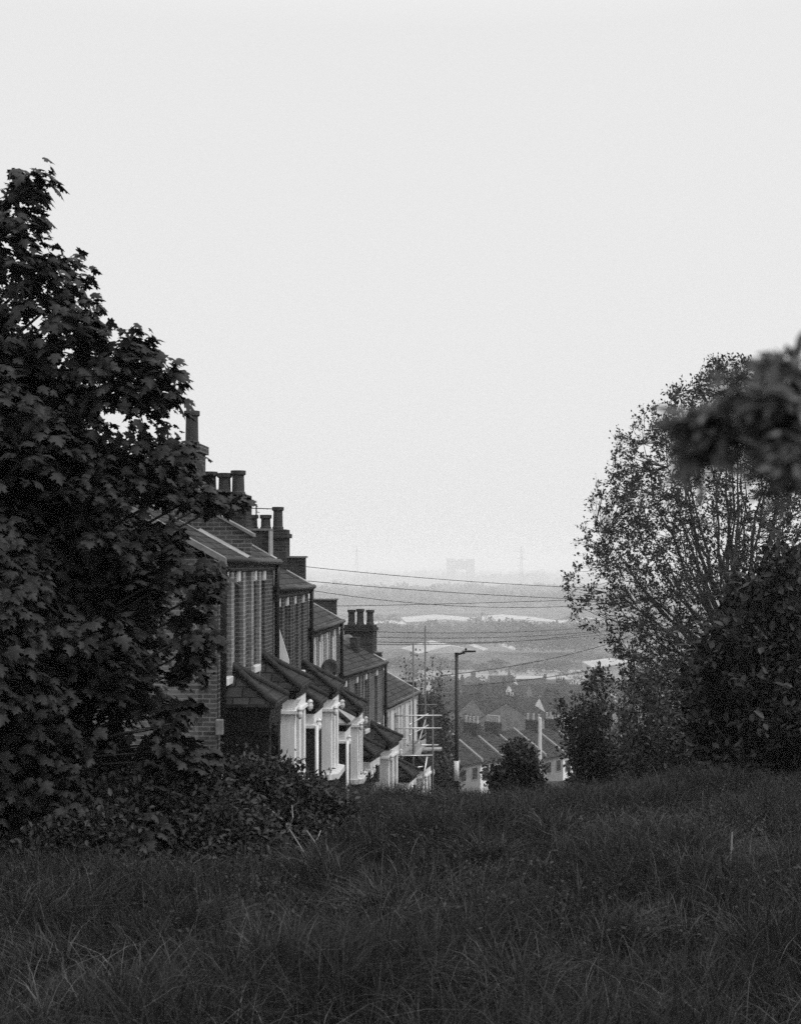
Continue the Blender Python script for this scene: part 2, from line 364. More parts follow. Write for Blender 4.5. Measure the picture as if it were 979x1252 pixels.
    if not porch_dark:
        MB().tube([(PR+.06, y0-.06, bc+.02), (PR+.06, y0-.06, -.6)], .04).build('porch_pipe', white, pc, smooth=True)
    else:
        q = MB()
        for k in range(4): q.box(.08, PR-.17, y0-.025, y0-.002, .35+k*.55, .35+k*.55+.04)
        for xx in (.08, .3, .52): q.box(xx, xx+.04, y0-.03, y0-.003, .2, bc-.1)
        q.build('porch_panelling', black, pc)
    if chim:
        for c in chim:
            x0, x1_, zt = c['x0'], c['x1'], c['zt']-(ez-H)
            c0 = zf(x1_)-.5
            ch = MB().box(x0, x1_, w-.32, w+.32, c0, zt-.2).box(x0-.05, x1_+.05, w-.37, w+.37, zt-.2, zt-.1).box(x0-.0, x1_+.0, w-.32, w+.32, zt-.1, zt).build('chimney', brick_dark if c.get('dark', 1) else brick_front, r)
            if c.get('pots'): pots(ch, [p[0] for p in c['pots']], w, zt, [p[1] for p in c['pots']], c.get('r', .14))
            else: MB().box(x0-.06, x1_+.06, w-.38, w+.38, zt, zt+.06).build('capping', cope, ch)
    return r
mat_hip = mat('hip_tile', .035, .8, .35, 8, .3, spec=.05)
# corner depths from the photograph's vanishing point
A1 = math.atan(.069); A2 = math.atan(.21)
b = [(fac_x(y), y) for y in (21.1, 26.6, 31.7, 38.1, 43.9, 49.7)]
def hl(p, q): return math.hypot(q[0]-p[0], q[1]-p[1])
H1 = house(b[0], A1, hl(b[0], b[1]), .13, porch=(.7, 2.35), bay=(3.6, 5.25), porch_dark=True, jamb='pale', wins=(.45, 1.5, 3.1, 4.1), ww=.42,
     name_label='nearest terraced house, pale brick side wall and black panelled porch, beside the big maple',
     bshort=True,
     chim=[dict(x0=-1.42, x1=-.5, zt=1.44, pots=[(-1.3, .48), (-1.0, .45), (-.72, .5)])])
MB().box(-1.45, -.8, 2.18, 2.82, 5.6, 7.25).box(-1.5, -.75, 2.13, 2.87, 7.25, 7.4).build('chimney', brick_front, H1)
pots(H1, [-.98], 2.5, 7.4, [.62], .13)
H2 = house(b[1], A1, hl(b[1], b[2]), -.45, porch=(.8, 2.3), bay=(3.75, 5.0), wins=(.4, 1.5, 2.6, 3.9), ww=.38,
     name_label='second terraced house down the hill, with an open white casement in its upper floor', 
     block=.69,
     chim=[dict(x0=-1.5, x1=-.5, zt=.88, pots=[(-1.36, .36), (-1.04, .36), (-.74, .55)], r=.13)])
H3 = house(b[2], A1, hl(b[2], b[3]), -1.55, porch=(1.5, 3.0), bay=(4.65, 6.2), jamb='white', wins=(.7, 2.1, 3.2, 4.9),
     name_label='third terraced house down the hill, with a round satellite dish beside its white-edged windows', lit_prm=lead,  # porch roof not leaded: paler material paints its lit look into the colour
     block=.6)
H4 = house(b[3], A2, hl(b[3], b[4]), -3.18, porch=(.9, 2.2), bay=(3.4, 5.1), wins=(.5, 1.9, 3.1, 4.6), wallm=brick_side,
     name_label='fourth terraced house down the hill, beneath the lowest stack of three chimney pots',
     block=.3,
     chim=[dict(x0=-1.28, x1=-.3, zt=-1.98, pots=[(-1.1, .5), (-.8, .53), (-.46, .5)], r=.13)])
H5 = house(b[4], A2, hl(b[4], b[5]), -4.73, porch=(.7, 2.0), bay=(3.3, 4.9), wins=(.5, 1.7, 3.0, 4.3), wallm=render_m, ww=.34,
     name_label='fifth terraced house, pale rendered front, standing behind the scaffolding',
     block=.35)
# near house extras
e1 = H1
HH = 5.35
zf1 = lambda x: HH+.06-PITCH*x
ym = 2.5
pp = MB().prism_y([(.1, zf1(.1)-.02), (.1, zf1(.1)+.42), (-4.25, zf1(-4.25)+.42), (-4.25, zf1(-4.25)-.02)], ym-.11, ym+.11).build('firewall', brick_front, H1)
MB().slab([(.16, ym-.15, zf1(.16)+.48), (.16, ym+.15, zf1(.16)+.48), (-4.25, ym+.15, zf1(-4.25)+.48), (-4.25, ym-.15, zf1(-4.25)+.48)], .055).build('coping', cope, pp)
MB().slab([(.1, ym-.34, zf1(.1)+.012), (.1, ym-.112, zf1(.1)+.05), (-4.2, ym-.112, zf1(-4.2)+.05), (-4.2, ym-.34, zf1(-4.2)+.012)], .01).build('flashing', lead, pp)
MB().box(-.064, -.03, 5.32, 5.66, HH+.05, HH+.58).build('block_trim', lead, H1)
MB().box(-.585, -.552, 5.36, 5.62, HH+.25, HH+.58).build('block_trim', lead, H1)
MB().tube([(.12, .1, HH-.06), (.1, .06, HH-.5), (.1, .06, 1.9)], .05).build('downpipe', black_iron, H1, smooth=True)
MB().tube([(.1, .0, 1.9), (.1, .0, -.8)], .035).build('drain_pipe', white_old, H1, smooth=True)
MB().box(.0, .12, -.09, -.004, 2.5, 2.75).build('meter_box', cope, H1, bevel=.01)
MB().slab([(-.02, -.1, HH-.02), (.18, -.1, HH-.12), (.18, -.02, HH-.12), (-.02, -.02, HH-.02)], .02).build('verge_end', lead, H1)
vb = MB().slab([(.17, -.12, zf1(.17)+.03), (.17, .04, zf1(.17)+.03), (-4.25, .04, zf1(-4.25)+.03), (-4.25, -.12, zf1(-4.25)+.03)], .1).build('verge', cope, H1)
# open casement on the second house
cs = MB().add([(0, .42, HH-.95), (.02, .42, HH-.75), (.02, .42, HH-1.62), (.26, .42, HH-1.62), (.26, .42, HH-1.5), (0, .45, HH-.95), (.02, .45, HH-.75), (.02, .45, HH-1.62), (.26, .45, HH-1.62), (.26, .45, HH-1.5)], [(1, 2, 3, 4), (9, 8, 7, 6), (1, 4, 9, 6), (3, 8, 9, 4), (2, 7, 8, 3), (1, 6, 7, 2)])
cs.build('open_casement', white, H2)
# satellite dishes
def dish(parent, x, y, z, R=.33, m=dish_m, rz=-.25):
    M_ = Matrix.Translation((x, y, z)) @ Matrix.Rotation(rz, 4, 'Z') @ Matrix.Rotation(math.radians(78), 4, 'X')
    q = MB(); q.lathe((0, 0, 0), [(.02, .0), (R*.5, .03), (R, .09), (R, .105), (R*.5, .05), (.02, .02)], 20); q.v = [tuple(M_ @ Vector(p)) for p in q.v]
    d = q.build('satellite_dish', m, parent, smooth=True)
    MB().tube([(x-.3, y+.05, z-.15), (x-.05, y+.02, z)], .025, 6).tube([(x, y-.0, z-R*.8), (x+.12, y-.35, z-.1)], .015, 6).box(x+.08, x+.16, y-.4, y-.32, z-.14, z-.06).build('dish_arm', black_iron, d)
dish(H3, .26, 2.5, 4.22, .24)
dish(H4, -1.05, 5.3, 5.98, .26, lead); dish(H4, -.85, 5.0, 5.75, .16, dish_m)
MB().box(-.75, -.5, 4.3, 4.7, 5.6, 6.2).build('roof_vent', brick_dark, H4)
MB().tube([(-1.25, 5.0, 6.4), (-1.25, 5.0, 7.3)], .018, 6).tube([(-1.45, 5.0, 7.2), (-.85, 5.0, 7.18)], .012, 5).tube([(-1.4, 4.8, 7.2), (-1.4, 5.2, 7.2)], .01, 5).tube([(-1.2, 4.85, 7.1), (-1.2, 5.15, 7.1)], .01, 5).tube([(-1.0, 4.85, 7.18), (-1.0, 5.15, 7.18)], .01, 5).build('tv_aerial', black_iron, H2)
# garden walls and potted bits along the front gardens
for i, (H, w_, t_) in enumerate([(H1, 5.4, 'the black porch'), (H2, 5.0, 'the open casement house'), (H3, 6.3, 'the satellite dish house')]):
    q = MB().box(1.75, 1.9, .3, w_-1.2, -1.2, .8); M_ = Matrix.Translation(H.location) @ Matrix.Rotation(H.rotation_euler.z, 4, 'Z')
    q.v = [tuple(M_ @ Vector(p)) for p in q.v]; gw = tag(q.build('garden_wall', brick_side), 'low brick front garden wall before '+t_, 'garden wall', 'front garden walls')

# ------------------------------------------------------------------ scaffolding
sc = empty('scaffolding', (b[4][0], b[4][1], -9.9)); tag(sc, 'steel tube scaffolding with boards and toe boards fixed to the pale house front', 'scaffolding')
def pole(nm, p, q, r=.028, m=steel, dark=False):
    off = Vector(sc.location); MB().tube([p-off, q-off], r, 8).build(nm, m, sc, smooth=True)
dpole = mat('dull_steel', .10, .6, .3, 10)
for (px, D, yt) in ((505, 46, 785), (519.7, 48.6, 765), (476, 46.4, 846), (486, 48.9, 842)): 
    pole('standard', at(px, yt, D), Vector((at(px, yt, D).x, D, -11.2)), .032, dpole)
for (px, D, yt) in ((494, 49.5, 838), (512, 50.2, 868), (462, 45.8, 868), (529, 46.2, 868)): pole('standard', at(px, yt, D), Vector((at(px, yt, D).x, D, -11.2)), .03, dpole)
pole('ledger', at(470, 883, 46.3), at(512, 860, 50.2), .026, dpole); pole('ledger', at(505, 911, 46), at(521, 897, 48.7), .026, dpole); pole('brace', at(505, 930, 46), at(520, 880, 48.6), .026)
pole('transom', at(462, 912, 47.5), at(536, 911, 47.5), .026); pole('transom', at(500, 862, 49.5), at(534, 862, 49.5), .026, dpole)
pole('standard', at(447, 905, 44.6), at(447, 975, 44.6), .03, dpole)
for (x0, x1, y_, D) in ((457, 540, 875.5, 45.9), (445, 540, 891, 45.9), (448, 497, 904.6, 45.5), (455, 529, 924.4, 45.6), (497, 517, 940.5, 46)):
    pole('transom', at(x0, y_, D), at(x1, y_-.5 if x0 != 497 else y_-3, D), .026)
pole('guard_rail', at(500, 886.5, 46.1), at(523, 873, 48.7), .026); pole('guard_rail', at(500, 899.5, 46.1), at(523, 887, 48.7), .026)
pole('brace', at(522, 925.5, 45.4), at(514, 969, 45.1), .03)
def board(nm, P, t):
    off = Vector(sc.location); q = MB().slab([p-off for p in P], t); q.build(nm, wood, sc)
board('deck_board', [at(484, 922, 46), at(514, 922, 46), at(520, 905.5, 48.6), at(497, 905.5, 48.6)], .05)
board('deck_board', [at(513, 917, 47.2), at(540, 916, 47.2), at(540, 913.5, 47.9), at(517, 914, 47.9)], .06)
q = MB(); off = Vector(sc.location)
for s0, s1 in ((0, .46), (.54, 1)):
    a = at(506, 921, 46.15).lerp(at(519.5, 912, 48.5), s0)-off; c = at(506, 921, 46.15).lerp(at(519.5, 912, 48.5), s1)-off
    q.add([a, c, c+Vector((0, 0, .26)), a+Vector((0, 0, .26)), a+Vector((.04, 0, 0)), c+Vector((.04, 0, 0)), c+Vector((.04, 0, .26)), a+Vector((.04, 0, .26))],
          [(0, 1, 2, 3), (4, 7, 6, 5), (0, 4, 5, 1), (3, 2, 6, 7), (0, 3, 7, 4), (1, 5, 6, 2)])
q.build('toe_board', wood, sc)

# ------------------------------------------------------------------ street lamps, posts, wires
def lampcol(px, py, D, zb, label, arm=.6, r0=.072, rr=.058, band=True, s=1):
    t = at(px, py, D); h = t.z-zb
    r = empty('street_lamp', (t.x, D, zb)); tag(r, label, 'street lamp')
    MB().lathe((0, 0, 0), [(r0, 0), (r0*.97, 3.0), (rr+.008, 3.1), (rr+.004, 3.2), (rr*.9, h)], 14).build('column', black_iron, r, smooth=True)
    if band: MB().lathe((0, 0, 0), [(r0+.004, 2.3), (r0+.004, 2.94)], 14).build('band', white, r, smooth=True)
    MB().tube([(0, 0, h-.06), (arm*.45, 0, h+.0)], .035, 8).tube([(0, 0, h-.12), (0, 0, h)], .06, 8).build('bracket', black_iron, r)
    hd = MB(); hd.slab([(arm*.3, -.12, h+.05), (arm*.55, -.14, h+.07), (arm, -.08, h+.07), (arm+.03, 0, h+.07), (arm, .08, h+.07), (arm*.55, .14, h+.07), (arm*.3, .12, h+.05)], .055)
    hd = hd.build('lantern', black_iron, r, bevel=.01)
    MB().lathe((arm*.5, 0, h+.07), [(.03, 0), (.035, .06), (.02, .08)], 8).build('sensor', black_iron, hd)
    MB().box(arm*.5, arm-.05, -.07, .07, h+.008, h+.014).build('lens', glass, hd)
    return r
lampcol(558, 798, 42, -9.2, 'black street lamp with white banded base standing alone on the street')
lampcol(763, 851, 60, -12.5, 'faint dark lamp column among the shrubs on the right', arm=.5, band=False)
pr_ = at(660, 878, 110); MB_ = MB().lathe((0, 0, 0), [(.17, 0), (.14, pr_.z+20.5), (.03, pr_.z+20.55)], 10).build('concrete_post', mat('concrete', .5, .8, .15, 4)); MB_.location = (pr_.x, 110, -20.5)
tag(MB_, 'pale concrete post rising above the valley rooftops', 'post')
def wire(p, q, sag, r, label):
    pts = []
    for i in range(25):
        t = i/24; c = p.lerp(q, t); c.z -= sag*4*t*(1-t); pts.append(c)
    o = MB().tube(pts, r, 5).build('overhead_wire', wire_m); tag(o, label, 'wire', 'overhead wires')
wire(at(330, 688, 36), at(760, 720, 44), .12, .009, 'topmost overhead wire, running from the chimneys to the right hand tree')
wire(at(330, 706, 36), at(760, 734, 44), .10, .010, 'overhead wire second from the top, sloping gently down to the right')
wire(at(330, 713, 38), at(760, 737, 42), .38, .009, 'overhead wire third from the top, sagging in the middle')
wire(at(330, 742, 38), at(760, 731, 46), .05, .009, 'overhead wire fourth from the top, rising slightly to the right')
for i, (ya, yb, xa, xb) in enumerate([(769, 758, 380, 800), (776, 763, 380, 800), (782, 768, 380, 800), (788, 760, 455, 800)]):
    wire(at(xa, ya, 120), at(xb, yb, 190), 1.0, .035, 'thin wire of the middle bundle above the warehouse roofs, %s from top' % ['first', 'second', 'third', 'fourth'][i])
wire(at(540, 826, 90), at(800, 768, 120), .6, .03, 'wire rising to the right above the field, upper of the two behind the lamp')
wire(at(575, 838, 90), at(860, 785, 120), .6, .03, 'wire rising to the right above the field, lower of the two behind the lamp')

# ------------------------------------------------------------------ trees
def bez(p, c, q, n): return [((1-t)**2)*p+2*t*(1-t)*c+t*t*q for t in [i/n for i in range(n+1)]]
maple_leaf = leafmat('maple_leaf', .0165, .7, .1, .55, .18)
small_leaf = leafmat('small_leaf', .034, .5, .15, .55, .15)
dark_leaf = leafmat('dark_leaf', .022, .6, .15, .5, .2)
mid_leaf = leafmat('mid_leaf', .026, .5, .2, .5, .25)
bramble_leaf = leafmat('bramble_leaf', .022, .7, .12, .5, .2)
near_leaf = leafmat('near_leaf', .11, .5, .3, .5, .25)
far_leaf = leafmat('far_leaf', .055, .85, .1, .9, .0)

def maple():
    D = 9.0; cx, cy = -3.15, 9.3; base = gzf(cx, cy)
    r = empty('maple_tree', (cx, cy, base)); tag(r, 'large dark maple filling the left edge, its crown tapering to a leafy tip', 'tree')
    # crown radius by height, read from the outline
    PY = [196, 235, 262, 285, 310, 340, 370, 400, 430, 460, 500, 560, 600, 650, 700, 760, 800, 850, 890, 925, 965]
    PX = [-95, -60, -40, -45, -20, -18, 12, 40, 72, 104, 128, 165, 188, 190, 200, 195, 195, 185, 175, 165, 130]
    Z = [(HY-p)*D/F for p in PY][::-1]; R = [max(.1, (p-CX)*D/F-cx) for p in PX][::-1]
    cs = []
    n = 0
    while n < 1250:
        z = random.uniform(Z[0], Z[-1]); th = random.uniform(0, 2*math.pi)
        if math.sin(th) > .3 and random.random() < .6: continue
        Rm = np.interp(z, Z, R)*(1+.10*math.sin(3*th+z*2.1)+.06*math.sin(5*th-z*3.7)) if abs(math.cos(th)) < .7 else np.interp(z, Z, R)
        rr = Rm*math.sqrt(random.uniform(.16, 1))
        if Rm < .3: continue
        if random.random() > Rm/2.0+.15: continue
        p = (cx+math.cos(th)*(rr-.08), cy+math.sin(th)*rr, z)
        q_ = math.sin(p[0]*4.1+p[2]*2.3+1)*math.cos(p[1]*3.7-p[2]*1.9)+.7*math.sin(p[2]*7.3+th*3)*math.cos(p[0]*6.1)
        if rr > Rm*.55 and q_ < -.2: continue
        cs.append((p, (math.cos(th), math.sin(th), 0), .19*random.uniform(.6, 1.35))); n += 1
    tips = [(190, 520, .25), (200, 540, .25),  (165, 470, .25), (120, 440, .25), (150, 455, .25), (60, 350, .25), (85, 420, .25), (205, 575, .2), (50, 205, .15), (35, 240, .2), (52, 222, .14), (18, 262, .22), (38, 262, .18), (85, 312, .2), (70, 322, .22), (40, 300, .2), (20, 330, .25), (100, 350, .15), (105, 372, .2), (118, 392, .15),
            (172, 410, .17), (178, 418, .14), (165, 432, .15), (208, 438, .14), (200, 455, .2), (205, 476, .18), (140, 430, .2), (95, 390, .25), (228, 545, .2), (238, 590, .15), (262, 598, .12), (282, 604, .12), (298, 606, .08),
            (255, 690, .15), (272, 695, .12), (262, 720, .1), (235, 690, .2), (248, 742, .14), (255, 768, .12), (250, 790, .1), (246, 812, .12), (222, 860, .12), (240, 855, .1), (215, 885, .15), (205, 915, .15), (235, 905, .14), (250, 915, .14), (262, 925, .1), (210, 560, .2), (205, 640, .2), (215, 655, .15)]
    for (px, py, rad) in tips:
        for k in range(2):
            p = at(px-6-11*k, py+5*k, D+random.uniform(-.15, .15)); cs.append((tuple(p), (1, random.uniform(-.5, .5), 0), rad))
    for (px, py, rad) in [(170, 995, .2), (185, 1000, .15), (150, 1010, .15), (110, 985, .22), (60, 960, .25)]:
        p = at(px, py, 8.3); cs.append((tuple(p), (.3, -1, 0), rad))
    P = []; Dd = []; N = []; Sz = []
    for (c, out, rad) in cs:
        k = int(9+rad*150)
        th = rng.random(k)*2*math.pi; rr = np.sqrt(rng.random(k))
        rad_ = np.stack([np.cos(th), np.sin(th), np.zeros(k)], 1); o_ = np.array(out)
        pos = np.array(c)+rad_*rr[:, None]*rad*1.0+np.stack([np.zeros(k), np.zeros(k), -rr**2*rad*.7+rng.normal(0, rad*.25, k)], 1)
        d = rad_*.8+o_*.35+np.stack([np.zeros(k), np.zeros(k), -.35-.9*rr*rng.random(k)], 1)+rng.normal(0, .38, (k, 3))
        nn = np.stack([np.zeros(k), np.zeros(k), np.ones(k)], 1)+rad_*.6*rr[:, None]+o_*.3+rng.normal(0, .42, (k, 3))
        P.append(pos); Dd.append(d); N.append(nn); Sz.append(rng.uniform(.045, .108, k))
    P = np.concatenate(P); off = np.array([cx, cy, base])
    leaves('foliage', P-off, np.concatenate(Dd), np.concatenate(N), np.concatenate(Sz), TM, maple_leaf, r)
    t = MB(); top = 2.9-base
    t.tube([(0, 0, -.3), (.03, 0, 1), (-.03, .05, 2.4), (.05, 0, top)], [.17, .14, .09, .015], 10); t.build('trunk', bark, r, smooth=True)
    l = MB()
    for (c, out, rad) in cs[::3]+cs[-48:]:
        q = Vector(c)-Vector(off); a = Vector((0, 0, max(.5, q.z-.25-.45*math.hypot(q.x, q.y))))
        l.tube(bez(a, a.lerp(q, .5)+Vector((0, 0, .08)), q, 4), [.022, .017, .012, .008, .004], 5)
    l.build('branch', bark, r, smooth=True)
maple()

def limb_tree(name, label, X, Y, base, shell, nl, ntw, nleaf, size, lm, T, forkz=1.0, trunk=.2, spread=.06, up=.6, inner=.35, twr=.006, cat='tree', group=None, th_rng=(0, 2*math.pi), twl=.5, leaf_up=.3, sub=0, names=('trunk', 'limb', 'foliage')):
    """shell(th,u)->(radius,height) of crown surface"""
    r = empty(name, (X, Y, base)); tag(r, label, cat, group)
    tb = MB(); top_h = shell(0, 1.0)[1]
    tb.tube([(0, 0, -.4), (0.02, 0, forkz*.6), (0, .02, forkz), (0, 0, forkz+(top_h-forkz)*.5)], [trunk*1.15, trunk, trunk*.85, trunk*.2], 10); tb.build(names[0], bark, r, smooth=True)
    lb = MB(); P = []; Dd = []
    for i in range(nl):
        th = random.uniform(*th_rng); u = random.random()
        R, Hh = shell(th, u); q = Vector((math.cos(th)*R, math.sin(th)*R, Hh))
        a = Vector((0, 0, forkz*random.uniform(.75, 1.0)+max(0, Hh-forkz)*random.uniform(0, .35)*up))
        c = a.lerp(q, .45)+Vector((math.cos(th), math.sin(th), 0))*R*.15*(1 if Hh > forkz else .5)-Vector((0, 0, .12*(q-a).length*(1-up)))
        pts = bez(a, c, q, 7); r0 = trunk*.32*(.6+.8*(q-a).length/(top_h+.1))
        lb.tube(pts, [r0*(1-.92*k/7) for k in range(8)], 5, cap=False)
        L = (q-a).length
        paths = [pts]
        for k in range(sub):
            t = random.uniform(.3, .97); j = min(6, int(t*7)); p = pts[j].lerp(pts[j+1], t*7-j)
            d = (pts[j+1]-pts[j]).normalized()*.9+Vector(rdir(1)[0])*.75+Vector((0, 0, .25)); d.normalize(); l_ = L*.3*random.uniform(.6, 1.1)*(1.25-t)
            sp2 = bez(p, p+d*l_*.5+Vector((0, 0, -.04*l_)), p+d*l_+Vector((0, 0, .12*l_)), 7); paths.append(sp2)
            lb.tube(sp2, [max(.004, r0*(1-.92*t)*.6)*(1-.8*i_/7) for i_ in range(8)], 4, cap=False)
        for k in range(ntw):
            pts = paths[0] if (not sub or random.random() < .3) else random.choice(paths[1:])
            t = random.uniform(inner, 1.0); j = min(6, int(t*7)); p = pts[j].lerp(pts[j+1], t*7-j) if t < 1 else pts[7]
            d = (pts[j+1]-pts[j]).normalized(); s = Vector(rdir(1)[0])*.9+d*.7+Vector((0, 0, leaf_up)); s.normalize()
            e = p+s*twl*random.uniform(.4, 1.0)*(1.15-.4*t)
            lb.tube([p, e], [twr, twr*.4], 3, cap=False)
            m_ = nleaf; tt = rng.random(m_)[:, None]**.7
            P.append(np.array(p)+(np.array(e)-np.array(p))*tt*1.05+rng.normal(0, spread, (m_, 3))); Dd.append(np.tile(np.array(s), (m_, 1))*.6+rng.normal(0, .55, (m_, 3)))
    lb.build(names[1], bark, r, smooth=True)
    P = np.concatenate(P); Dd = np.concatenate(Dd); n = len(P)
    N = rng.normal(0, .6, (n, 3))+np.array([0, -.2, 1.0])
    leaves(names[2], P, Dd, N, rng.uniform(.7, 1.3, n)*size, T, lm, r)
    return r
def shell_from(prof, H0, top, jit=.08):
    """prof: list of (height fraction, radius)"""
    hs = [p[0] for p in prof]; rs = [p[1] for p in prof]
    def f(th, u):
        hh = u; R = np.interp(hh, hs, rs)*(1+jit*math.sin(3*th+hh*9)+jit*.7*math.sin(7*th-hh*13)+random.uniform(-jit, jit))
        return float(R), float(H0+(top-H0)*hh)
    return f
# big pale-leaved tree on the right
Yb = 35; Xb = (895-CX)*Yb/F; gb = gzf(Xb, Yb)
def zpx(y): return (HY-y)*Yb/F-gb
prof = []
for y_, x_ in [(905, 800), (870, 790), (820, 762), (780, 742), (760, 722), (720, 700), (670, 700), (640, 708), (600, 722), (560, 745), (520, 768), (500, 788), (480, 822), (455, 850), (440, 875)]:
    prof.append((zpx(y_), (895-x_)*Yb/F))
H0, Ht = prof[0][0], prof[-1][0]; prof = [((h-H0)/(Ht-H0), rr) for h, rr in prof]
def dome_tree(X, Y, base, shell, forkz, label):
    r = empty('broadleaf_tree', (X, Y, base)); tag(r, label, 'tree')
    MB().tube([(0, 0, -.5), (.03, 0, forkz*.5), (0, .05, forkz), (-.1, 0, forkz+1.2), (.0, 0, forkz+3)], [.32, .28, .22, .14, .05], 10).build('trunk', bark, r, smooth=True)
    def Rat(z):
        return float(np.interp(z, [H0+h_*(Ht-H0) for h_, _ in prof], [r_ for _, r_ in prof]))
    lb = MB(); nodes = []; nrad = []
    def inside(th, z, k): 
        R_ = Rat(z)*(1+.05*math.sin(3*th+z*1.3)+.035*math.sin(9*th-z*2.7)); return R_*k
    targets = []
    while len(targets) < 110:
        z = random.uniform(H0, Ht-.05); 
        if random.random() > Rat(z)/4.1+.12: continue
        th = random.uniform(0, 2*math.pi); targets.append((th, z, inside(th, z, random.uniform(.75, .97))))
    for th, z, R_ in targets:
        q = Vector((math.cos(th)*R_, math.sin(th)*R_, z)); 
        az = max(.5, min(forkz+2.6, forkz-1.2+(z-H0)*.28+random.uniform(-.3, .3))); a = Vector((0, 0, min(az, z+.3)))
        L_ = (q-a).length; c = a.lerp(q, .5)+Vector((math.cos(th), math.sin(th), 0))*L_*.10-Vector((0, 0, .06*L_))
        pts = bez(a, c, q, 9); pts = [p+Vector((random.gauss(0, .065), random.gauss(0, .065), random.gauss(0, .05)))*(1 if 0 < i < 9 else 0) for i, p in enumerate(pts)]
        rr = [.022+.05*(L_/6)*(1-i/9)**1.3 for i in range(10)]; rr = [x*(1-.6*i/9) for i, x in enumerate(rr)]
        lb.tube(pts, rr, 5, cap=False); nodes += pts[2:]; nrad += rr[2:]
    NA = np.array(nodes); P = []; Dd = []
    C_ = []
    while len(C_) < 3000:
        z = random.uniform(H0-.1, Ht); th = random.uniform(0, 2*math.pi); k = random.uniform(.12, 1)**.5
        if random.random() > Rat(z)/4.1+.08: continue
        R_ = inside(th, z, k); p = np.array([math.cos(th)*R_, math.sin(th)*R_, z])
        q_ = math.sin(p[0]*2.3+p[2]*1.7)*math.cos(p[1]*2.1-p[2]*2.9)+.6*math.sin(p[2]*4.7+p[0]*3.1)
        if q_ < -.55: continue
        C_.append(p)
    for p in C_:
        w_ = NA-p; d2 = (w_**2).sum(1)+np.maximum(0, w_[:, 2])*2.0; j = int(d2.argmin()); a = Vector(nodes[j]); q = Vector(p)
        L_ = (q-a).length
        if L_ > 1.6: continue
        lb.tube(bez(a, a.lerp(q, .5)+Vector((0, 0, -.1*L_)), q, 3), [.013, .010, .007, .004], 3, cap=False)
        o_ = (q-a).normalized() if L_ > .05 else Vector((0, 0, 1))
        for t_ in range(3):
            d = (Vector(rdir(1)[0])*.8+o_*.6+Vector((0, 0, .55))).normalized(); e = q+d*random.uniform(.18, .42)
            lb.tube([q, e], [.005, .002], 3, cap=False); m_ = 8
            tt = rng.random(m_)[:, None]; P.append(np.array(q)+(np.array(e)-np.array(q))*tt+rng.normal(0, .035, (m_, 3))); Dd.append(np.tile(np.array(d), (m_, 1))*.7+rng.normal(0, .55, (m_, 3)))
    lb.build('limb', bark, r, smooth=True); P = np.concatenate(P); Dd = np.concatenate(Dd); n = len(P)
    leaves('foliage', P, Dd, rng.normal(0, .7, (n, 3))+np.array([0, -.2, .8]), rng.uniform(.06, .115, n), TR, small_leaf, r)
prof = [(zpx(y_), (895-x_)*Yb/F) for y_, x_ in [(935, 835), (900, 800), (865, 775), (820, 752), (780, 735), (750, 712), (720, 702), (690, 701), (650, 704), (610, 716), (570, 742), (530, 765), (500, 792), (475, 825), (455, 850), (442, 875)]]
H0, Ht = prof[0][0], prof[-1][0]; prof = [((h-H0)/(Ht-H0), rr) for h, rr in prof]
dome_tree(Xb, Yb, gb, None, zpx(835), 'tall spreading broadleaf tree on the right with ascending limbs and sky showing through')
# nearer dark-leaved tree at the right edge
Yd = 16.5; Xd = (960-CX)*Yd/F; gd = gzf(Xd, Yd)
def zd(y): return (HY-y)*Yd/F-gd
prof = [(zd(y_), (960-x_)*Yd/F) for y_, x_ in [(985, 870), (940, 850), (890, 840), (850, 845), (800, 862), (760, 885), (725, 905), (695, 925), (672, 945)]]
H0d, Htd = prof[0][0], prof[-1][0]; prof = [((h-H0d)/(Htd-H0d), rr) for h, rr in prof]
limb_tree('dark_shrub', 'dense dark large-leaved shrub at the lower right edge', Xd, Yd, gd, shell_from(prof, H0d, Htd, .07), 120, 20, 15, .12, dark_leaf, TO, forkz=.4, trunk=.1, spread=.06, up=.3, inner=.2, twl=.38, cat='shrub', names=('stem', 'branch', 'foliage'))
# trees between
def bush(name, label, px, D, prof_px, nl, ntw, nleaf, size, lm, T, cat='shrub', jit=.1, **kw):
    X = (px-CX)*D/F; g_ = gzf(X, D)
    pf = [((HY-y_)*D/F-g_, max(.02, w_*D/F)) for y_, w_ in prof_px]; h0, h1 = pf[0][0], pf[-1][0]
    pf = [((h-h0)/(h1-h0), rr) for h, rr in pf]
    return limb_tree(name, label, X, D, g_, shell_from(pf, h0, h1, jit), nl, ntw, nleaf, size, lm, T, cat=cat, **kw)
bush('leafy_shrub', 'ragged shrub with upright leafy shoots beside the dark lamp column', 738, 23, [(955, 46), (930, 50), (890, 50), (862, 46), (838, 36), (822, 23), (812, 10)], 62, 15, 18, .075, mid_leaf, TO, jit=.22, forkz=.6, trunk=.06, spread=.055, up=.2, twl=.3, inner=.25, names=('stem', 'branch', 'foliage'))
bush('leafy_shrub', 'small leafy shrub under the spreading tree, between the lamp column and the dark shrub', 800, 21, [(950, 45), (930, 48), (890, 50), (850, 42), (820, 26), (800, 10)], 40, 12, 12, .08, mid_leaf, TO, jit=.2, forkz=.6, trunk=.06, spread=.055, up=.2, twl=.3, inner=.25, names=('stem', 'branch', 'foliage'))
bush('round_bush', 'small rounded dark bush on the grass crest right of the street lamp', 632, 17.5, [(972, 26), (952, 31), (936, 28), (920, 19), (910, 7)], 95, 12, 14, .05, dark_leaf, TO, forkz=.2, trunk=.03, spread=.03, up=.1, twl=.2, jit=.17, inner=.2, names=('stem', 'branch', 'foliage'))
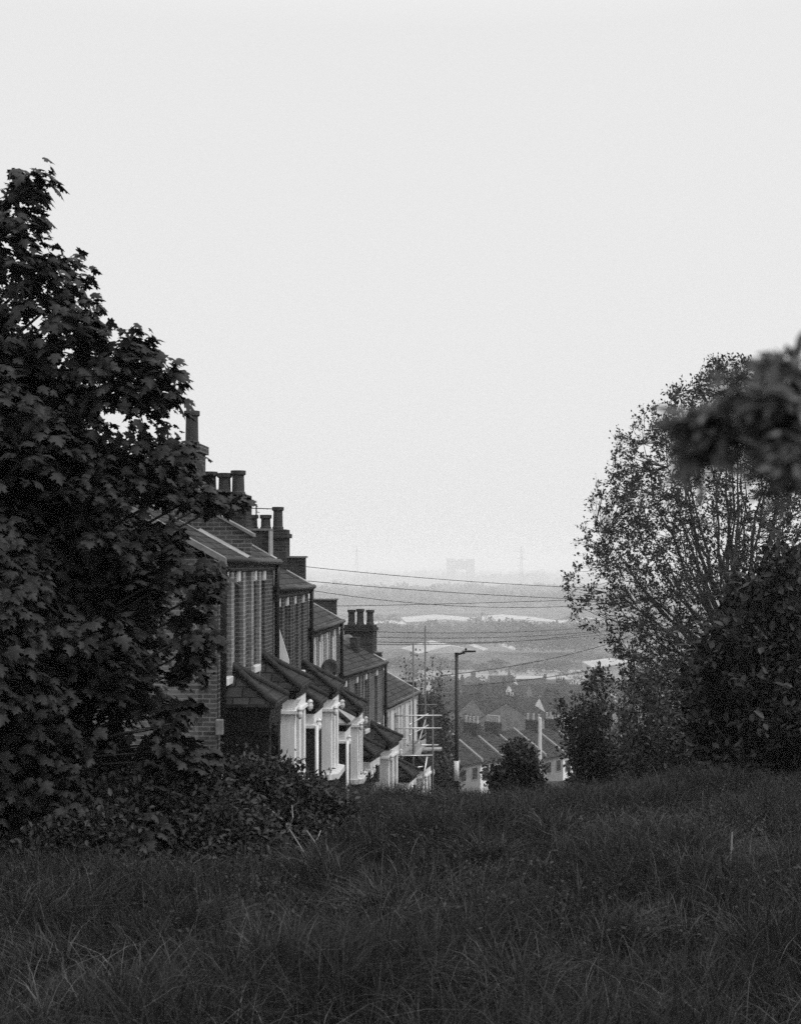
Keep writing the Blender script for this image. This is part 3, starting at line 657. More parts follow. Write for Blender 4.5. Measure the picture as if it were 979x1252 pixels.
bush('young_tree', 'thin twiggy young tree behind the scaffolding poles', 512, 62, [(935, 30), (900, 36), (870, 38), (840, 34), (815, 26), (800, 12)], 44, 12, 5, .15, mid_leaf, TR, cat='tree', forkz=2, trunk=.12, spread=.16, up=.5, twl=.8, inner=.3, jit=.15, twr=.012)
bush('garden_tree', 'dark garden tree behind the street lamp column', 528, 75, [(970, 16), (940, 20), (905, 22), (875, 18), (856, 8)], 50, 14, 14, .28, dark_leaf, TR, cat='tree', forkz=1.5, trunk=.14, spread=.25, up=.3, twl=.8)
bush('garden_tree', 'bushy garden tree at the foot of the scaffolding', 532, 56, [(990, 16), (965, 22), (945, 20), (925, 12), (915, 4)], 40, 14, 12, .16, mid_leaf, TR, cat='tree', forkz=1, trunk=.1, spread=.14, up=.3, twl=.5)
# brambles below the maple
bk = dict(cat='bush', forkz=.08, trunk=.02, spread=.05, up=.05, twl=.22, inner=.1, names=('stem', 'branch', 'foliage'))
bush('bramble_bush', 'broad bramble thicket below the maple before the white bay window', 310, 9.9, [(1060, 84), (1035, 96), (1000, 92), (970, 74), (948, 46), (936, 18)], 150, 20, 16, .042, bramble_leaf, TO, jit=.12, **bk)
bush('bramble_bush', 'low ragged bramble clump running out to the right over the pale twig', 385, 10.0, [(1050, 40), (1030, 46), (1005, 38), (985, 20)], 60, 16, 11, .045, bramble_leaf, TO, jit=.2, **bk)
bush('bramble_bush', 'bramble thicket in the deep shade at the foot of the maple', 160, 9.0, [(1070, 110), (1040, 125), (1005, 120), (975, 90), (950, 40)], 150, 18, 13, .055, bramble_leaf, TO, jit=.14, **bk)
bush('bramble_bush', 'low bramble patch at the left edge below the maple', 5, 8.4, [(1095, 100), (1070, 110), (1045, 95), (1012, 50)], 90, 18, 13, .045, bramble_leaf, TO, jit=.14, **bk)
bush('garden_shrub', 'dark front garden shrub at the foot of the lower white bays', 447, 37, [(1010, 16), (985, 18), (962, 14), (948, 5)], 40, 10, 12, .07, dark_leaf, TO, forkz=.2, trunk=.03, spread=.04, up=.1, twl=.25, jit=.2, names=('stem', 'branch', 'foliage'))
bush('garden_shrub', 'dark garden shrub below the scaffolding deck', 484, 42, [(1010, 22), (985, 22), (966, 16), (955, 6)], 40, 10, 12, .08, dark_leaf, TO, forkz=.2, trunk=.03, spread=.04, up=.1, twl=.25, jit=.2, names=('stem', 'branch', 'foliage'))
bush('bramble_bush', 'low sprawling bramble in front of the thicket, below the bay windows', 255, 8.9, [(1085, 95), (1060, 112), (1035, 100), (1010, 60), (995, 20)], 120, 18, 12, .042, bramble_leaf, TO, jit=.2, **bk)
bush('bramble_bush', 'ragged nearest bramble trailing out of the shade into the grass', 90, 8.2, [(1105, 90), (1080, 105), (1055, 95), (1030, 55), (1012, 20)], 110, 18, 12, .042, bramble_leaf, TO, jit=.2, **bk)
# dead bramble canes
dc = MB()
for pts in ([(350, 1008, 9.0), (365, 1032, 8.8), (380, 1056, 8.6)], [(375, 1016, 8.8), (385, 1030, 8.7), (391, 1046, 8.6)], [(392, 1016, 8.9), (388, 1026, 8.8), (384, 1030, 8.7)], [(352, 1018, 9.1), (358, 1000, 9.1), (357, 985, 9.2)], [(345, 1002, 9.1), (330, 990, 9.2), (322, 985, 9.3)]):
    dc.tube([at(*p) for p in pts], [.004, .0045, .003], 5)
tag(dc.build('dead_twig', bark_pale), 'bare pale twig lying on the right side of the bramble thicket', 'twig')

# branch close to the lens at the upper right, out of focus
nb = empty('overhanging_branch', at(1060, 500, .80)); tag(nb, 'blurred leafy branch hanging in from the upper right edge close to the lens', 'branch')
off = Vector(nb.location); br = MB(); P = []; Dd = []
def spray(pts, n, rad, ln):
    pts = [at(p[0]+16, p[1]+12, p[2])-off for p in pts]; br.tube(pts, [.003*(1-.7*i/(len(pts)-1)) for i in range(len(pts))], 5)
    for i in range(n):
        t = min(.999, (random.choice((.18, .42, .62, .8, .97))+random.gauss(0, .055)) if random.random() < .8 else random.random()); t = max(0, t)*(len(pts)-1.001); j = int(t); p = pts[j].lerp(pts[j+1], t-j); d = (pts[j+1]-pts[j]).normalized()
        v = np.array(d)*.8+rng.normal(0, .42, 3)+np.array([0, 0, -.15]); P.append(np.array(p)+rng.normal(0, rad, 3)); Dd.append(v)
spray([(1060, 500, .80), (980, 470, .80), (930, 440, .79)], 142, .008*.62, .03)
spray([(1060, 500, .80), (985, 460, .82), (950, 438, .81)], 84, .008*.62, .03)
spray([(1060, 500, .80), (960, 482, .78), (885, 468, .77)], 184, .007*.62, .03)
spray([(1060, 500, .80), (950, 500, .80), (870, 500, .79), (835, 508, .78)], 251, .008*.62, .03)
spray([(1060, 510, .80), (960, 520, .80), (880, 532, .80), (835, 545, .79)], 235, .008*.62, .03)
spray([(1060, 520, .80), (980, 535, .77), (920, 552, .77)], 184, .009*.62, .03)
spray([(1060, 530, .80), (990, 560, .80), (935, 578, .80)], 100, .008*.62, .03)
spray([(1060, 500, .80), (975, 500, .84), (920, 505, .84)], 184, .011*.62, .03)
br.build('twig', bark, nb, smooth=True)
P = np.array(P); n = len(P)
leaves('foliage', P, np.array(Dd), rng.normal(0, .5, (n, 3))+np.array([0, -.3, 1]), rng.uniform(.010, .022, n), TN, near_leaf, nb)

# ------------------------------------------------------------------ grass
def blades(name, X, Y, Hh, W, lean, m, bend=.5, zoff=-.02):
    n = len(X); Z = gz(X, Y)+zoff; az = rng.random(n)*2*math.pi; la = lean
    dx, dy = la[0], la[1]; L = 4
    V = np.zeros((n, 2*L+1, 3)); wx, wy = np.cos(az), np.sin(az)
    for k in range(L+1):
        t = k/L; ox = dx*(t**2.4)*Hh; oy = dy*(t**2.4)*Hh; lean2 = np.minimum(.95, np.hypot(dx, dy)); oz = Hh*(t-.42*lean2*t**2.6)
        if k < L:
            w = W*(1-.75*t**1.5)*.5
            V[:, 2*k] = np.stack([X+ox-wx*w, Y+oy-wy*w, Z+oz], 1); V[:, 2*k+1] = np.stack([X+ox+wx*w, Y+oy+wy*w, Z+oz], 1)
        else: V[:, 2*L] = np.stack([X+ox, Y+oy, Z+oz], 1)
    f = []
    for k in range(L-1): f += [(2*k, 2*k+1, 2*k+3), (2*k, 2*k+3, 2*k+2)]
    f.append((2*L-2, 2*L-1, 2*L)); f = np.array(f)
    Fc = (f[None]+(np.arange(n)*(2*L+1))[:, None, None]).reshape(-1, 3)
    u = np.repeat(rng.random(n), 2*L+1); tt = np.tile(np.repeat(np.arange(L+1)/L, 2)[:2*L+1], n)
    return np_mesh(name, V.reshape(-1, 3), Fc, 3, np.stack([u, tt], 1), m)
def fbm(x, y, s): return (np.sin(x*1.7*s+1.3)*np.cos(y*1.3*s+.4)+.6*np.sin(x*3.9*s-y*2.3*s+2)+.4*np.sin(x*7.1*s+y*6.3*s))/2
gmats = leafmat('grass_blade', .023, .75, .22, .6, .12)
nb_ = 280000
Yg = 3.2+(20.0-3.2)*rng.random(nb_)**1.25; Xg = (rng.random(nb_)*2-1)*(Yg*.36+.6)
# tufts: pull blades towards random tuft centres
tc_ = 4200; ty = 3.2+16.8*rng.random(tc_)**1.2; tx = (rng.random(tc_)*2-1)*(ty*.36+.6)
pick = rng.integers(0, tc_, nb_//3); sp_ = rng.normal(0, .045, (nb_//3, 2))
Xg[:nb_//3] = tx[pick]+sp_[:, 0]; Yg[:nb_//3] = ty[pick]+sp_[:, 1]
f1 = fbm(Xg, Yg, 1.0); f2 = fbm(Xg+9, Yg-4, 2.3)
Hg = (.185+.09*f1+.06*f2)*rng.uniform(.5, 1.4, nb_)
Hg[:nb_//3] *= 1.15
pxg = Xg/Yg*F+CX; Hg *= np.where((pxg < 430-20*(11-Yg)) & (Yg > 8.1) & (Yg < 12.5), .3, 1.0)
lx = .4*fbm(Xg, Yg, .9)+rng.normal(0, .36, nb_); ly = .3*fbm(Xg+5, Yg, 1.1)+rng.normal(0, .36, nb_)
lx[:nb_//3] += sp_[:, 0]*9; ly[:nb_//3] += sp_[:, 1]*9
go = blades('grass', Xg, Yg, Hg, rng.uniform(.003, .0065, nb_)*(1+.05*(Yg-4)), (lx, ly), gmats); tag(go, 'long unmown meadow grass covering the slope', 'grass', kind='stuff')
tus = [(680, 1060, 9.0), (470, 1170, 6.6), (520, 1150, 6.9), (60, 1230, 5.2), (930, 1210, 5.6), (850, 1130, 7.4), (590, 1090, 8.2), (760, 1190, 6.0), (240, 1180, 6.2), (340, 1240, 5.0), (440, 1010, 11), (900, 1020, 10.5), (620, 1230, 5.1), (130, 1120, 7.4), (780, 1040, 9.4), (560, 1000, 11.8), (960, 1100, 7.6), (390, 1120, 7.6)]
TX = []; TY = []; TH = []; TLx = []; TLy = []
for (px, py, D) in tus+[(random.uniform(0, 979), 0, random.uniform(5, 14)) for _ in range(26)]:
    n_ = 240; x0 = (px-CX)*D/F; a_ = rng.random(n_)*2*math.pi; rr = rng.random(n_)**.7*.16*random.uniform(.6, 1.2); big = 1.0 if py else .75
    TX.append(x0+np.cos(a_)*rr); TY.append(D+np.sin(a_)*rr); TH.append(rng.uniform(.18, .40, n_)*big*random.uniform(.75, 1.1)); lb_ = random.uniform(-.5, .7); TLx.append(np.cos(a_)*rr*3.0+rng.normal(lb_, .35, n_)); TLy.append(np.sin(a_)*rr*3.0+rng.normal(-.1, .35, n_))
TX, TY, TH, TLx, TLy = map(np.concatenate, (TX, TY, TH, TLx, TLy))
o = blades('tussock_grass', TX, TY, TH, rng.uniform(.004, .008, len(TX)), (TLx, TLy), leafmat('tussock_blade', .034, .8, .2, .5, .3)); tag(o, 'coarse arching tussocks standing in the meadow grass', 'grass', kind='stuff')
n_ = 12000; cx_ = rng.integers(0, 260, n_); wy = 5.5+9*rng.random(260); wx = (rng.random(260)*2-1)*wy*.33; X_ = wx[cx_]+rng.normal(0, .14, n_); Y_ = wy[cx_]+rng.normal(0, .14, n_)
Pw = np.stack([X_, Y_, gz(X_, Y_)+rng.uniform(.03, .22, n_)], 1); Dw = rng.normal(0, .7, (n_, 3))+np.array([0, 0, .25])
o = leaves('meadow_weeds', Pw, Dw, rng.normal(0, .5, (n_, 3))+np.array([0, -.2, .9]), rng.uniform(.010, .028, n_), TO, bramble_leaf); tag(o, 'small broad-leaved weeds growing through the meadow grass', 'weeds', kind='stuff')
# distant bank past the crest
n_ = 60000; Yh = 18+42*rng.random(n_); Xh = (rng.random(n_)*2-1)*Yh*.38; k = (Xh > fac_x(0)+.069*Yh+9) | (Yh < 21)
Xh, Yh = Xh[k], Yh[k]
o = blades('rough_grass', Xh, Yh, rng.uniform(.2, .45, len(Xh)), rng.uniform(.01, .02, len(Xh)), (rng.normal(0, .3, len(Xh)), rng.normal(0, .3, len(Xh))), gmats); tag(o, 'rough grass on the bank beyond the crest under the trees', 'grass', kind='stuff')
# seed stalks
straw = leafmat('straw', .10, .6, .3)
n_ = 5000; Ys = 4+13*rng.random(n_)**1.3; Xs = (rng.random(n_)*2-1)*(Ys*.34)
o = blades('seed_stalks', Xs, Ys, rng.uniform(.2, .34, n_), rng.uniform(.002, .004, n_), (rng.normal(0, .6, n_), rng.normal(0, .45, n_)), straw); tag(o, 'paler seeding stalks scattered through the meadow grass', 'grass', kind='stuff')
# tall stalk and dandelion clock on the right
p = at(893, 1100, 7.4); tl = MB().tube([(p.x, 7.4, gzf(p.x, 7.4)), (p.x-.005, 7.4, p.z+.1), (p.x+.008, 7.4, at(894, 1018, 7.4).z)], [.003, .0025, .0015], 5)
tl.tube([(p.x+.004, 7.4, at(894, 1040, 7.4).z), (p.x+.008, 7.4, at(894, 1018, 7.4).z)], [.006, .003], 6)
tag(tl.build('grass_stalk', mat('stalk', .2, .8)), 'single tall upright flowering stalk on the right of the meadow', 'plant')
p = at(863, 1101, 6.9); r = empty('white_flower', (p.x, 6.9, gzf(p.x, 6.9))); tag(r, 'small white flower head standing in the grass on the right', 'flower')
hz = p.z-r.location.z; MB().tube([(0, 0, 0), (.01, 0, hz*.6), (0, 0, hz)], .002, 5).build('stem', mat('stem', .08), r)
P = np.tile([[0, 0, hz]], (26, 1)).astype(float); d = rdir(26); d[:, 2] = np.abs(d[:, 2])
leaves('petal', P, d, rdir(26), .016, TO, mat('petal', .75), r)

yy = np.linspace(610, 740, 14); V = []; Fm = []
fm = MB()
for i, y in enumerate(yy):
    x0 = (515-CX)*y/F; x1 = (800-CX)*y/F; fm.v += [(x0+4*math.sin(i), y, gzf(x0, y)+.35), (x1, y, gzf(x1, y)+.35), (x1, y, gzf(x1, y)-.5), (x0+4*math.sin(i), y, gzf(x0, y)-.5)]
    if i: 
        for k in range(4): fm.f.append((4*i-4+k, 4*i-4+(k+1) % 4, 4*i+(k+1) % 4, 4*i+k))
tag(fm.build('field', mat('dry_field', .2, .9, .25, .05)), kind='structure')
# ------------------------------------------------------------------ valley: terrace below
twall = mat('town_wall', .17, .85, .3, 1.2); twhite = mat('town_white', .7, .8, .12, 1.0); troof = slate_town
def town_house(loc, rz, w, d, h, wm, label, group, pitch=.6, chim=True, cat='house', name='town_house', parapet=False, roofm=None, npots=5):
    r = empty(name, loc, rz); tag(r, label, cat, group)
    q = MB().box(-w/2, w/2, -d/2, d/2, -4, h); wl = q
    q.add([(-w/2, -d/2, h), (-w/2, d/2, h), (-w/2, 0, h+pitch*d/2), (w/2, -d/2, h), (w/2, d/2, h), (w/2, 0, h+pitch*d/2)], [(0, 1, 2), (3, 5, 4), (0, 2, 5, 3), (1, 4, 5, 2)])
    q.build('wall', wm, r)
    e = .3
    rf = MB()
    for s in (-1, 1):
        rf.slab([(-w/2-.0, s*(d/2+e), h-e*pitch+.12), (w/2+.0, s*(d/2+e), h-e*pitch+.12), (w/2, 0, h+pitch*d/2+.12), (-w/2, 0, h+pitch*d/2+.12)], .1)
    ro = rf.build('roof', roofm or troof, r)
    if parapet:
        pz = MB()
        for s in (-1, 1): pz.slab([(w/2-.16, s*(d/2+e), h-e*pitch+.36), (w/2+.14, s*(d/2+e), h-e*pitch+.36), (w/2+.14, 0, h+pitch*d/2+.36), (w/2-.16, 0, h+pitch*d/2+.36)], .3)
        pz.build('parapet', cope, r)
    if chim:
        ch = MB().box(w/2-.35, w/2+.35, -.9, .9, h+pitch*d/2-.8, h+pitch*d/2+1.1).build('chimney', brick_dark if parapet else brick_front, r)
        pots(ch, [w/2]*npots, 0, h+pitch*d/2+1.1, [.6]*npots, .13) if False else [MB().lathe((w/2, -.75+1.5*k/(npots-1), h+pitch*d/2+1.1), [(.13, 0), (.11, .6), (.14, .62), (.14, .7)], 8).build('pot', pot_pale if parapet else pot_m, ch) for k in range(npots)]
    for s in (-1, 1):
        for xx in (-w*.25, w*.25):
            for zz in (h-1.9, h-4.6):
                f = MB().box(xx-.52, xx+.52, *sorted((s*(d/2+.0), s*(d/2+.05))), zz, zz+1.35).build('window', white_old if not parapet else cope, r)
                MB().box(xx-.42, xx+.42, *sorted((s*(d/2+.052), s*(d/2+.06))), zz+.12, zz+1.28).build('pane', glass, f)
    return r
# row below: ridge from (540,908) to (645,888)
ra_ = math.radians(40)      # heading of the row, to the right of straight ahead
dirv = Vector((math.sin(ra_), math.cos(ra_), 0)); start = at(524, 899, 135); L = 3.9
ords = ['nearest', 'second', 'third', 'fourth', 'fifth', 'sixth', 'seventh', 'eighth', 'ninth', 'tenth', 'farthest']
for i in range(11):
    c = start+dirv*(L*(i-.6)); zr = start.z+.08*i*L*(-.55)*0-.25*i
    h = 5.6; dpt = 8.0; hr = zr-.6*dpt/2
    town_house((c.x, c.y, hr-h), math.pi/2-ra_, L, dpt, h, [twall, twall, twhite, twall, twall, twall, twhite, twall, twall, twall, twall][i], '%s house of the slate-roofed terrace lying across the valley below the street lamp' % ords[i], 'houses of the lower terrace', parapet=True, chim=i % 3 != 1, npots=[5, 3, 4, 6][i % 4])

# ------------------------------------------------------------------ valley: town houses, trees
NUMS = 'leftmost second third fourth fifth sixth seventh eighth ninth tenth eleventh twelfth thirteenth fourteenth fifteenth sixteenth seventeenth eighteenth nineteenth twentieth twenty-first twenty-second twenty-third twenty-fourth twenty-fifth twenty-sixth twenty-seventh twenty-eighth'.split()
def nth(i): return NUMS[i] if i == 0 else NUMS[i]+' from the left'
spots = [(545, 843, 420, .25, twhite), (566, 858, 330, 1.5, twall), (592, 853, 340, .1, twall), (613, 862, 345, 1.62, twhite), (657, 866, 330, .05, twhite), (676, 862, 330, .3, twall),
         (640, 872, 260, .4, twall), (590, 872, 250, .5, twall), (700, 850, 370, .2, twall), (730, 846, 390, .1, twhite), (610, 835, 520, .2, twall), (575, 836, 500, 1.2, twall)]
spots += [(590, 853, 300, .06, twall), (553, 868, 230, .2, twall), (576, 864, 265, 1.3, twhite), (601, 845, 430, .1, twhite), (624, 846, 400, 1.5, twall), (642, 850, 370, .3, twhite), (668, 850, 350, .1, twall), (690, 872, 240, .2, twhite), (606, 874, 215, .5, twall), (629, 880, 195, 1.2, twall), (552, 852, 350, .4, twall), (585, 844, 460, .1, twall), (682, 846, 420, 1.4, twhite), (648, 840, 470, .2, twhite), (718, 868, 260, .3, twall)]
spots.sort(key=lambda s: s[0])
for i, (px, py, D, rz, wm) in enumerate(spots):
    p = at(px, py, D)
    town_house((p.x, p.y, p.z-4.8), rz, random.uniform(7, 11), 8, 5.2, wm, '%s of the small %s houses dotted among the valley trees' % (nth(i), 'pale and grey'), 'valley houses', chim=i % 2 == 0, npots=4)
# large dull block
p = at(652, 830, 560); r = empty('office_block', (p.x, p.y, p.z-9)); tag(r, 'long flat-roofed dull block standing beyond the small valley houses', 'building')
MB().box(-11, 14, -8, 8, -10, 9).build('wall', mat('dull_block', .16, .8, .2, .3), r); MB().box(-11.3, 14.3, -8.3, 8.3, 9, 9.6).build('roof', lead, r)
for zz in (1, 4.2, 7): MB().box(-10, 13, -8.06, -8.0, zz, zz+1).build('window', glass, r)
# warehouses (pale roofs)
pale_roof = mat('pale_roof', .3, .6, .25, .06); ware_wall = mat('warehouse_wall', .26, .8, .15, .1)
def warehouse(px, py, D, w, d, h, rz, label, ridge=4, nb=1):
    p = at(px, py, D); r = empty('warehouse', (p.x, p.y, -60), rz); tag(r, label, 'warehouse', 'pale-roofed warehouses in the valley')
    top = p.z+60-ridge
    MB().box(-w/2, w/2, -d/2, d/2, -1, top).build('wall', ware_wall, r)
    q = MB(); bw = w/nb
    for i in range(nb):
        x0 = -w/2+i*bw; q.prism_y([(x0+.01, top), (x0+bw/2, top+ridge), (x0+bw-.01, top)], -d/2-.5, d/2+.5)
    q.build('roof', pale_roof, r)
warehouse(539, 786, 930, 60, 60, 8, .2, 'warehouse with the highest pale ridged roof, left of the street lamp', 7)
warehouse(495, 793, 960, 50, 40, 8, .1, 'low pale warehouse roof left of the twiggy tree', 4)
warehouse(468, 801, 900, 42, 30, 8, .1, 'pale flat warehouse roof touching the terrace chimneys', 1)
warehouse(606, 790, 960, 90, 60, 8, .12, 'long pale many-ridged warehouse right of the street lamp', 4, 4)
warehouse(668, 790, 1000, 30, 50, 8, .1, 'small pale warehouse behind the round valley trees', 5, 1)
warehouse(580, 754, 1290, 140, 120, 10, .05, 'far wide pale warehouse behind the middle woods, the widest', 3, 2)
warehouse(478, 760, 1260, 70, 70, 10, .0, 'far pale warehouse just right of the terrace chimneys', 3, 1)
warehouse(690, 757, 1260, 110, 80, 10, .0, 'far pale warehouse reaching behind the spreading tree', 3, 2)
warehouse(752, 808, 700, 30, 40, 8, .0, 'pale roof seen under the spreading tree canopy', 2, 1)

TPL = TR
def canopy(list_, leafn, lsz, name, m, label, kind='stuff', cat='woodland', group=None, trunk=False):
    """list_ of (x,y,zground,radius,height): one mesh of ragged crowns"""
    P = []; Dd = []; Sz = []; Tn = []
    for (x, y, z, R, Hh) in list_:
        n = leafn; d = rdir(n); d[:, 2] = np.where(d[:, 2] < -.35, -d[:, 2], d[:, 2]); lob = 1+.22*np.sin(d[:, 0]*5+x)*np.sin(d[:, 2]*6+y)+.12*np.sin(d[:, 1]*11+x)
        rr = (rng.random(n)**.3)*lob
        Tn.append(np.full(n, random.random())); P.append(np.array([x, y, z+Hh*.5])+d*rr[:, None]*np.array([R, R, Hh*.5])); Dd.append(d+rng.normal(0, .6, (n, 3))); Sz.append(rng.uniform(.6, 1.3, n)*lsz*R)
    P = np.concatenate(P); Dd = np.concatenate(Dd); n = len(P)
    return P, Dd, np.concatenate(Sz), np.concatenate(Tn)
def wood(name, label, xs, ypx, D0, D1, count, R, Hh, leafn=110, lsz=.3):
    L_ = []
    for i in range(count):
        px = random.uniform(*xs); D = random.uniform(D0, D1); x = (px-CX)*D/F; s = random.uniform(.6, 1.3)
        if any(abs(px-q[0]) < 16 and D < q[2]+12 for q in spots): continue
        L_.append((x, D, gzf(x, D), R*s, Hh*s*random.uniform(.85, 1.15)))
    P, Dd, Sz, Tn = canopy(L_, leafn, lsz, name, far_leaf, label)
    o = leaves(name, P, Dd, rdir(len(P))+np.array([0, -.5, .6]), Sz, TR, far_leaf, tone=Tn); tag(o, label, 'woodland', kind='stuff')
wood('woodland', 'far hazy woods behind the pale warehouses', (300, 1000), 0, 1800, 3000, 420, 22, 13, 60, .4)
wood('woodland', 'woods between the far and near warehouses', (400, 1000), 0, 1010, 1160, 200, 9, 7.5, 90, .33)
wood('woodland', 'tree belt right of the near warehouses', (645, 725), 0, 830, 900, 22, 10, 17, 260, .22)
wood('woodland', 'tree belt in front of the near warehouses', (440, 1000), 0, 705, 775, 130, 5, 4.5, 110, .3)
wood('woodland', 'scattered trees at the edge of the town', (440, 1000), 0, 440, 600, 110, 4.5, 6, 140, .28)
wood('woodland', 'dark garden greenery between the nearer valley houses', (500, 900), 0, 185, 400, 110, 2.6, 4.0, 260, .2)
wood('woodland', 'very far wooded skyline fading in the haze', (200, 1100), 0, 4500, 8500, 260, 50, 12, 40, .5)
wood('woodland', 'taller lone trees standing among the pale warehouses', (450, 760), 0, 860, 1240, 34, 8, 13, 150, .26)
wood('woodland', 'hedge lines crossing the dry field', (500, 900), 0, 600, 700, 26, 3, 4, 120, .3)
def town_tree(px, py, D, R, Hh, label):
    x = (px-CX)*D/F; zt = (HY-py)*D/F; zg = gzf(x, D); r = empty('valley_tree', (x, D, zg)); tag(r, label, 'tree', 'trees in the valley town')
    P, Dd, Sz, Tn = canopy([(0, 0, zt-zg-Hh, R, Hh)], 1500, .11, '', None, '')
    leaves('crown', P, Dd, rdir(len(P))+np.array([0, -.4, .7]), Sz, TR, far_leaf, r)
    MB().tube([(0, 0, -.5), (0, 0, zt-zg-Hh*.5)], [.35, .15], 7).build('trunk', bark, r)
tt = [(632, 848, 300, 5.5, 11), (560, 846, 260, 5, 12), (600, 862, 280, 4, 9), (535, 865, 200, 5, 12), (683, 848, 290, 5, 12), (575, 878, 190, 4, 9), (648, 868, 240, 3, 8), (700, 835, 420, 7, 14), (735, 828, 430, 8, 14), (505, 848, 320, 6, 14), (480, 838, 380, 8, 14), (620, 876, 210, 3, 7), (668, 878, 210, 4, 9), (770, 840, 300, 7, 14)]
tt.sort()
for i, t in enumerate(tt): town_tree(*t, 'round leafy tree among the valley houses, %s' % nth(i))

# ------------------------------------------------------------------ far landmarks
far_m = mat('far_concrete', .3, .9, .1, .01)
D = 4300; p0_ = at(546, 712, D); p1_ = at(580, 712, D); r = empty('arched_building', ((p0_.x+p1_.x)/2, D, -60)); tag(r, 'huge hazy arch-shaped building on the skyline', 'building')
W = p1_.x-p0_.x; zt = at(0, 683, D).z+60; zu = at(0, 696, D).z+60
MB().box(-W/2, -W/2+.3*W, -20, 20, 0, zt).build('tower', far_m, r); MB().box(W/2-.3*W, W/2, -20, 20, 0, zt-1).build('tower', far_m, r)
MB().box(-W*.19, W*.19, -19, 19, zu, zt-6).box(-W*.1, W*.08, -15, 15, zt-6, zt-1).build('bridge_block', far_m, r)
for (x0, x1, yt, k) in ((590, 640, 704, 'wide low hazy building right of the arched building'), (642, 668, 706, 'low hazy building at the right end of the skyline'), (478, 520, 707, 'low hazy building left of the arched building')):
    a = at(x0, yt, 4200); c = at(x1, yt, 4200); r = empty('distant_building', ((a.x+c.x)/2, 4200, -60)); tag(r, k, 'building', 'far skyline blocks')
    w_ = c.x-a.x; MB().box(-w_/2, w_/2, -20, 20, 0, a.z+60).box(-w_*.3, -w_*.05, -15, 15, a.z+60, a.z+67).box(w_*.15, w_*.4, -15, 15, a.z+60, a.z+64).build('wall', far_m, r)
pyl_m = mat('pylon_steel', .4, .6, .1, 1)
def pylon(px, ytop, D, label):
    x = (px-CX)*D/F; zt = (HY-ytop)*D/F; H = zt+60; r = empty('pylon', (x, D, -60)); tag(r, label, 'pylon', 'electricity pylons')
    q = MB(); R = .10
    def w(z): return 4.5*(1-z/H)**1.2+.6
    zs = [H*k/9 for k in range(10)]
    for sx in (-1, 1):
        for sy in (-1, 1): q.tube([(sx*w(z), sy*w(z), z) for z in zs], R, 4)
        for a, c in zip(zs[:-1], zs[1:]): q.tube([(sx*w(a), -w(a), a), (-sx*w(c), -w(c), c)], R*.7, 4); q.tube([(sx*w(a), w(a), a), (-sx*w(c), w(c), c)], R*.7, 4)
    q.build('tower_frame', pyl_m, r)
    q = MB()
    for zz, L_ in ((H*.66, 7), (H*.78, 8.5), (H*.9, 6)): q.tube([(-L_, 0, zz), (0, 0, zz+2), (L_, 0, zz)], R, 4).tube([(-L_, 0, zz), (L_, 0, zz)], R, 4)
    q.build('cross_arm', pyl_m, r)
pylon(436, 667, 2000, 'hazy pylon on the skyline above the terrace chimneys')
pylon(637, 668, 2050, 'hazy pylon on the skyline right of the arched building')

# ------------------------------------------------------------------ haze
hz_ = MB().box(-16000, 16000, -120, 23000, -62.5, 38); ho = hz_.build('haze', None); hm_ = bpy.data.materials.new('haze'); hm_.use_nodes = True
nt = hm_.node_tree; nt.nodes.remove(nt.nodes['Principled BSDF']); pv = nt.nodes.new('ShaderNodeVolumePrincipled')
pv.inputs['Color'].default_value = g3(1.0); pv.inputs['Density'].default_value = .0004; pv.inputs['Anisotropy'].default_value = .0
nt.links.new(pv.outputs[0], nt.nodes['Material Output'].inputs['Volume']); ho.data.materials.append(hm_); tag(ho, 'pale even haze over the valley', 'haze', kind='stuff')

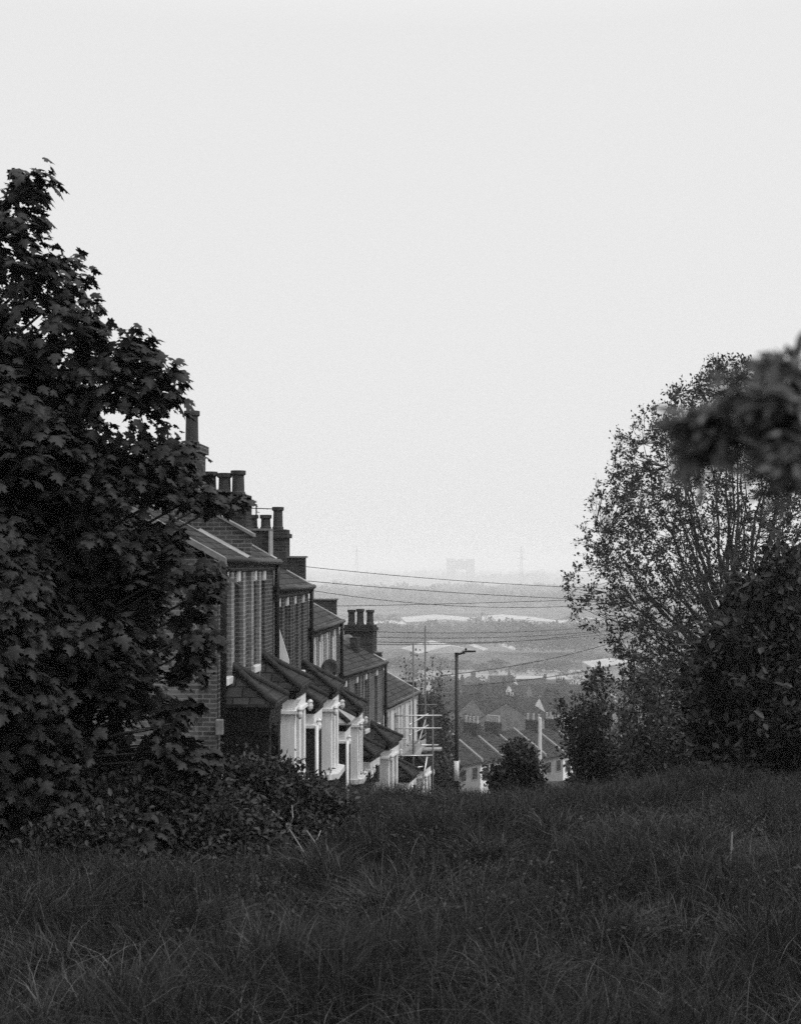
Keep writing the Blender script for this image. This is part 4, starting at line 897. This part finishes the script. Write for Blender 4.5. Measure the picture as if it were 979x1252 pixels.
# ------------------------------------------------------------------ light
SE, SA = math.radians(50), math.radians(115)     # sun elevation; azimuth clockwise from straight ahead (+Y)
w = bpy.data.worlds.new('World'); S.world = w; w.use_nodes = True; nt = w.node_tree; bg = nt.nodes['Background']
sky = nt.nodes.new('ShaderNodeTexSky'); sky.sky_type = 'NISHITA'; sky.sun_disc = False; sky.sun_elevation = SE; sky.sun_rotation = SA
sky.air_density = 1; sky.dust_density = 6; sky.ozone_density = 1
bw = nt.nodes.new('ShaderNodeRGBToBW'); nt.links.new(sky.outputs[0], bw.inputs[0])
mxr = nt.nodes.new('ShaderNodeMix'); mxr.data_type = 'FLOAT'; mxr.inputs[0].default_value = .88; nt.links.new(bw.outputs[0], mxr.inputs[2]); mxr.inputs[3].default_value = 7.2   # even cloud deck over the clear sky
geo = nt.nodes.new('ShaderNodeTexCoord'); sep = nt.nodes.new('ShaderNodeSeparateXYZ'); nt.links.new(geo.outputs['Generated'], sep.inputs[0])
zr = nt.nodes.new('ShaderNodeMapRange'); zr.inputs[1].default_value = .38; zr.inputs[2].default_value = 1; zr.inputs[3].default_value = 1; zr.inputs[4].default_value = 2.3   # overcast: brighter towards the zenith
nt.links.new(sep.outputs[2], zr.inputs[0]); mm = nt.nodes.new('ShaderNodeMath'); mm.operation = 'MULTIPLY'
nt.links.new(mxr.outputs[0], mm.inputs[0]); nt.links.new(zr.outputs[0], mm.inputs[1]); nt.links.new(mm.outputs[0], bg.inputs['Color']); bg.inputs['Strength'].default_value = .124
sl = bpy.data.lights.new('Sun', 'SUN'); sl.energy = 1.7; sl.angle = math.radians(14); so = bpy.data.objects.new('Sun', sl); COL.objects.link(so)
sd = Vector((math.sin(SA)*math.cos(SE), math.cos(SA)*math.cos(SE), math.sin(SE))); so.rotation_euler = sd.to_track_quat('Z', 'Y').to_euler(); so.location = sd*50

# ------------------------------------------------------------------ camera
cam = bpy.data.cameras.new('Camera'); co = bpy.data.objects.new('Camera', cam); COL.objects.link(co); S.camera = co
co.location = (0, 0, 0); co.rotation_euler = (math.pi/2, 0, 0); cam.sensor_fit = 'HORIZONTAL'; cam.sensor_width = 36; cam.lens = 36*F/979
cam.shift_y = (HY-626)/979; cam.clip_end = 60000; cam.clip_start = .05
cam.dof.use_dof = True; cam.dof.focus_distance = 32; cam.dof.aperture_fstop = cam.lens/5.0
S.view_settings.view_transform = 'Standard'; S.view_settings.look = 'None'; S.view_settings.exposure = 0; S.view_settings.gamma = 1; S.view_settings.use_curve_mapping = False
S.render.engine = 'CYCLES'; c = S.cycles
c.max_bounces = 5; c.diffuse_bounces = 3; c.glossy_bounces = 2; c.transmission_bounces = 2; c.volume_bounces = 2; c.transparent_max_bounces = 4
c.use_denoising = False; c.sample_clamp_indirect = 1.2; c.sample_clamp_direct = 1.6; c.use_adaptive_sampling = False
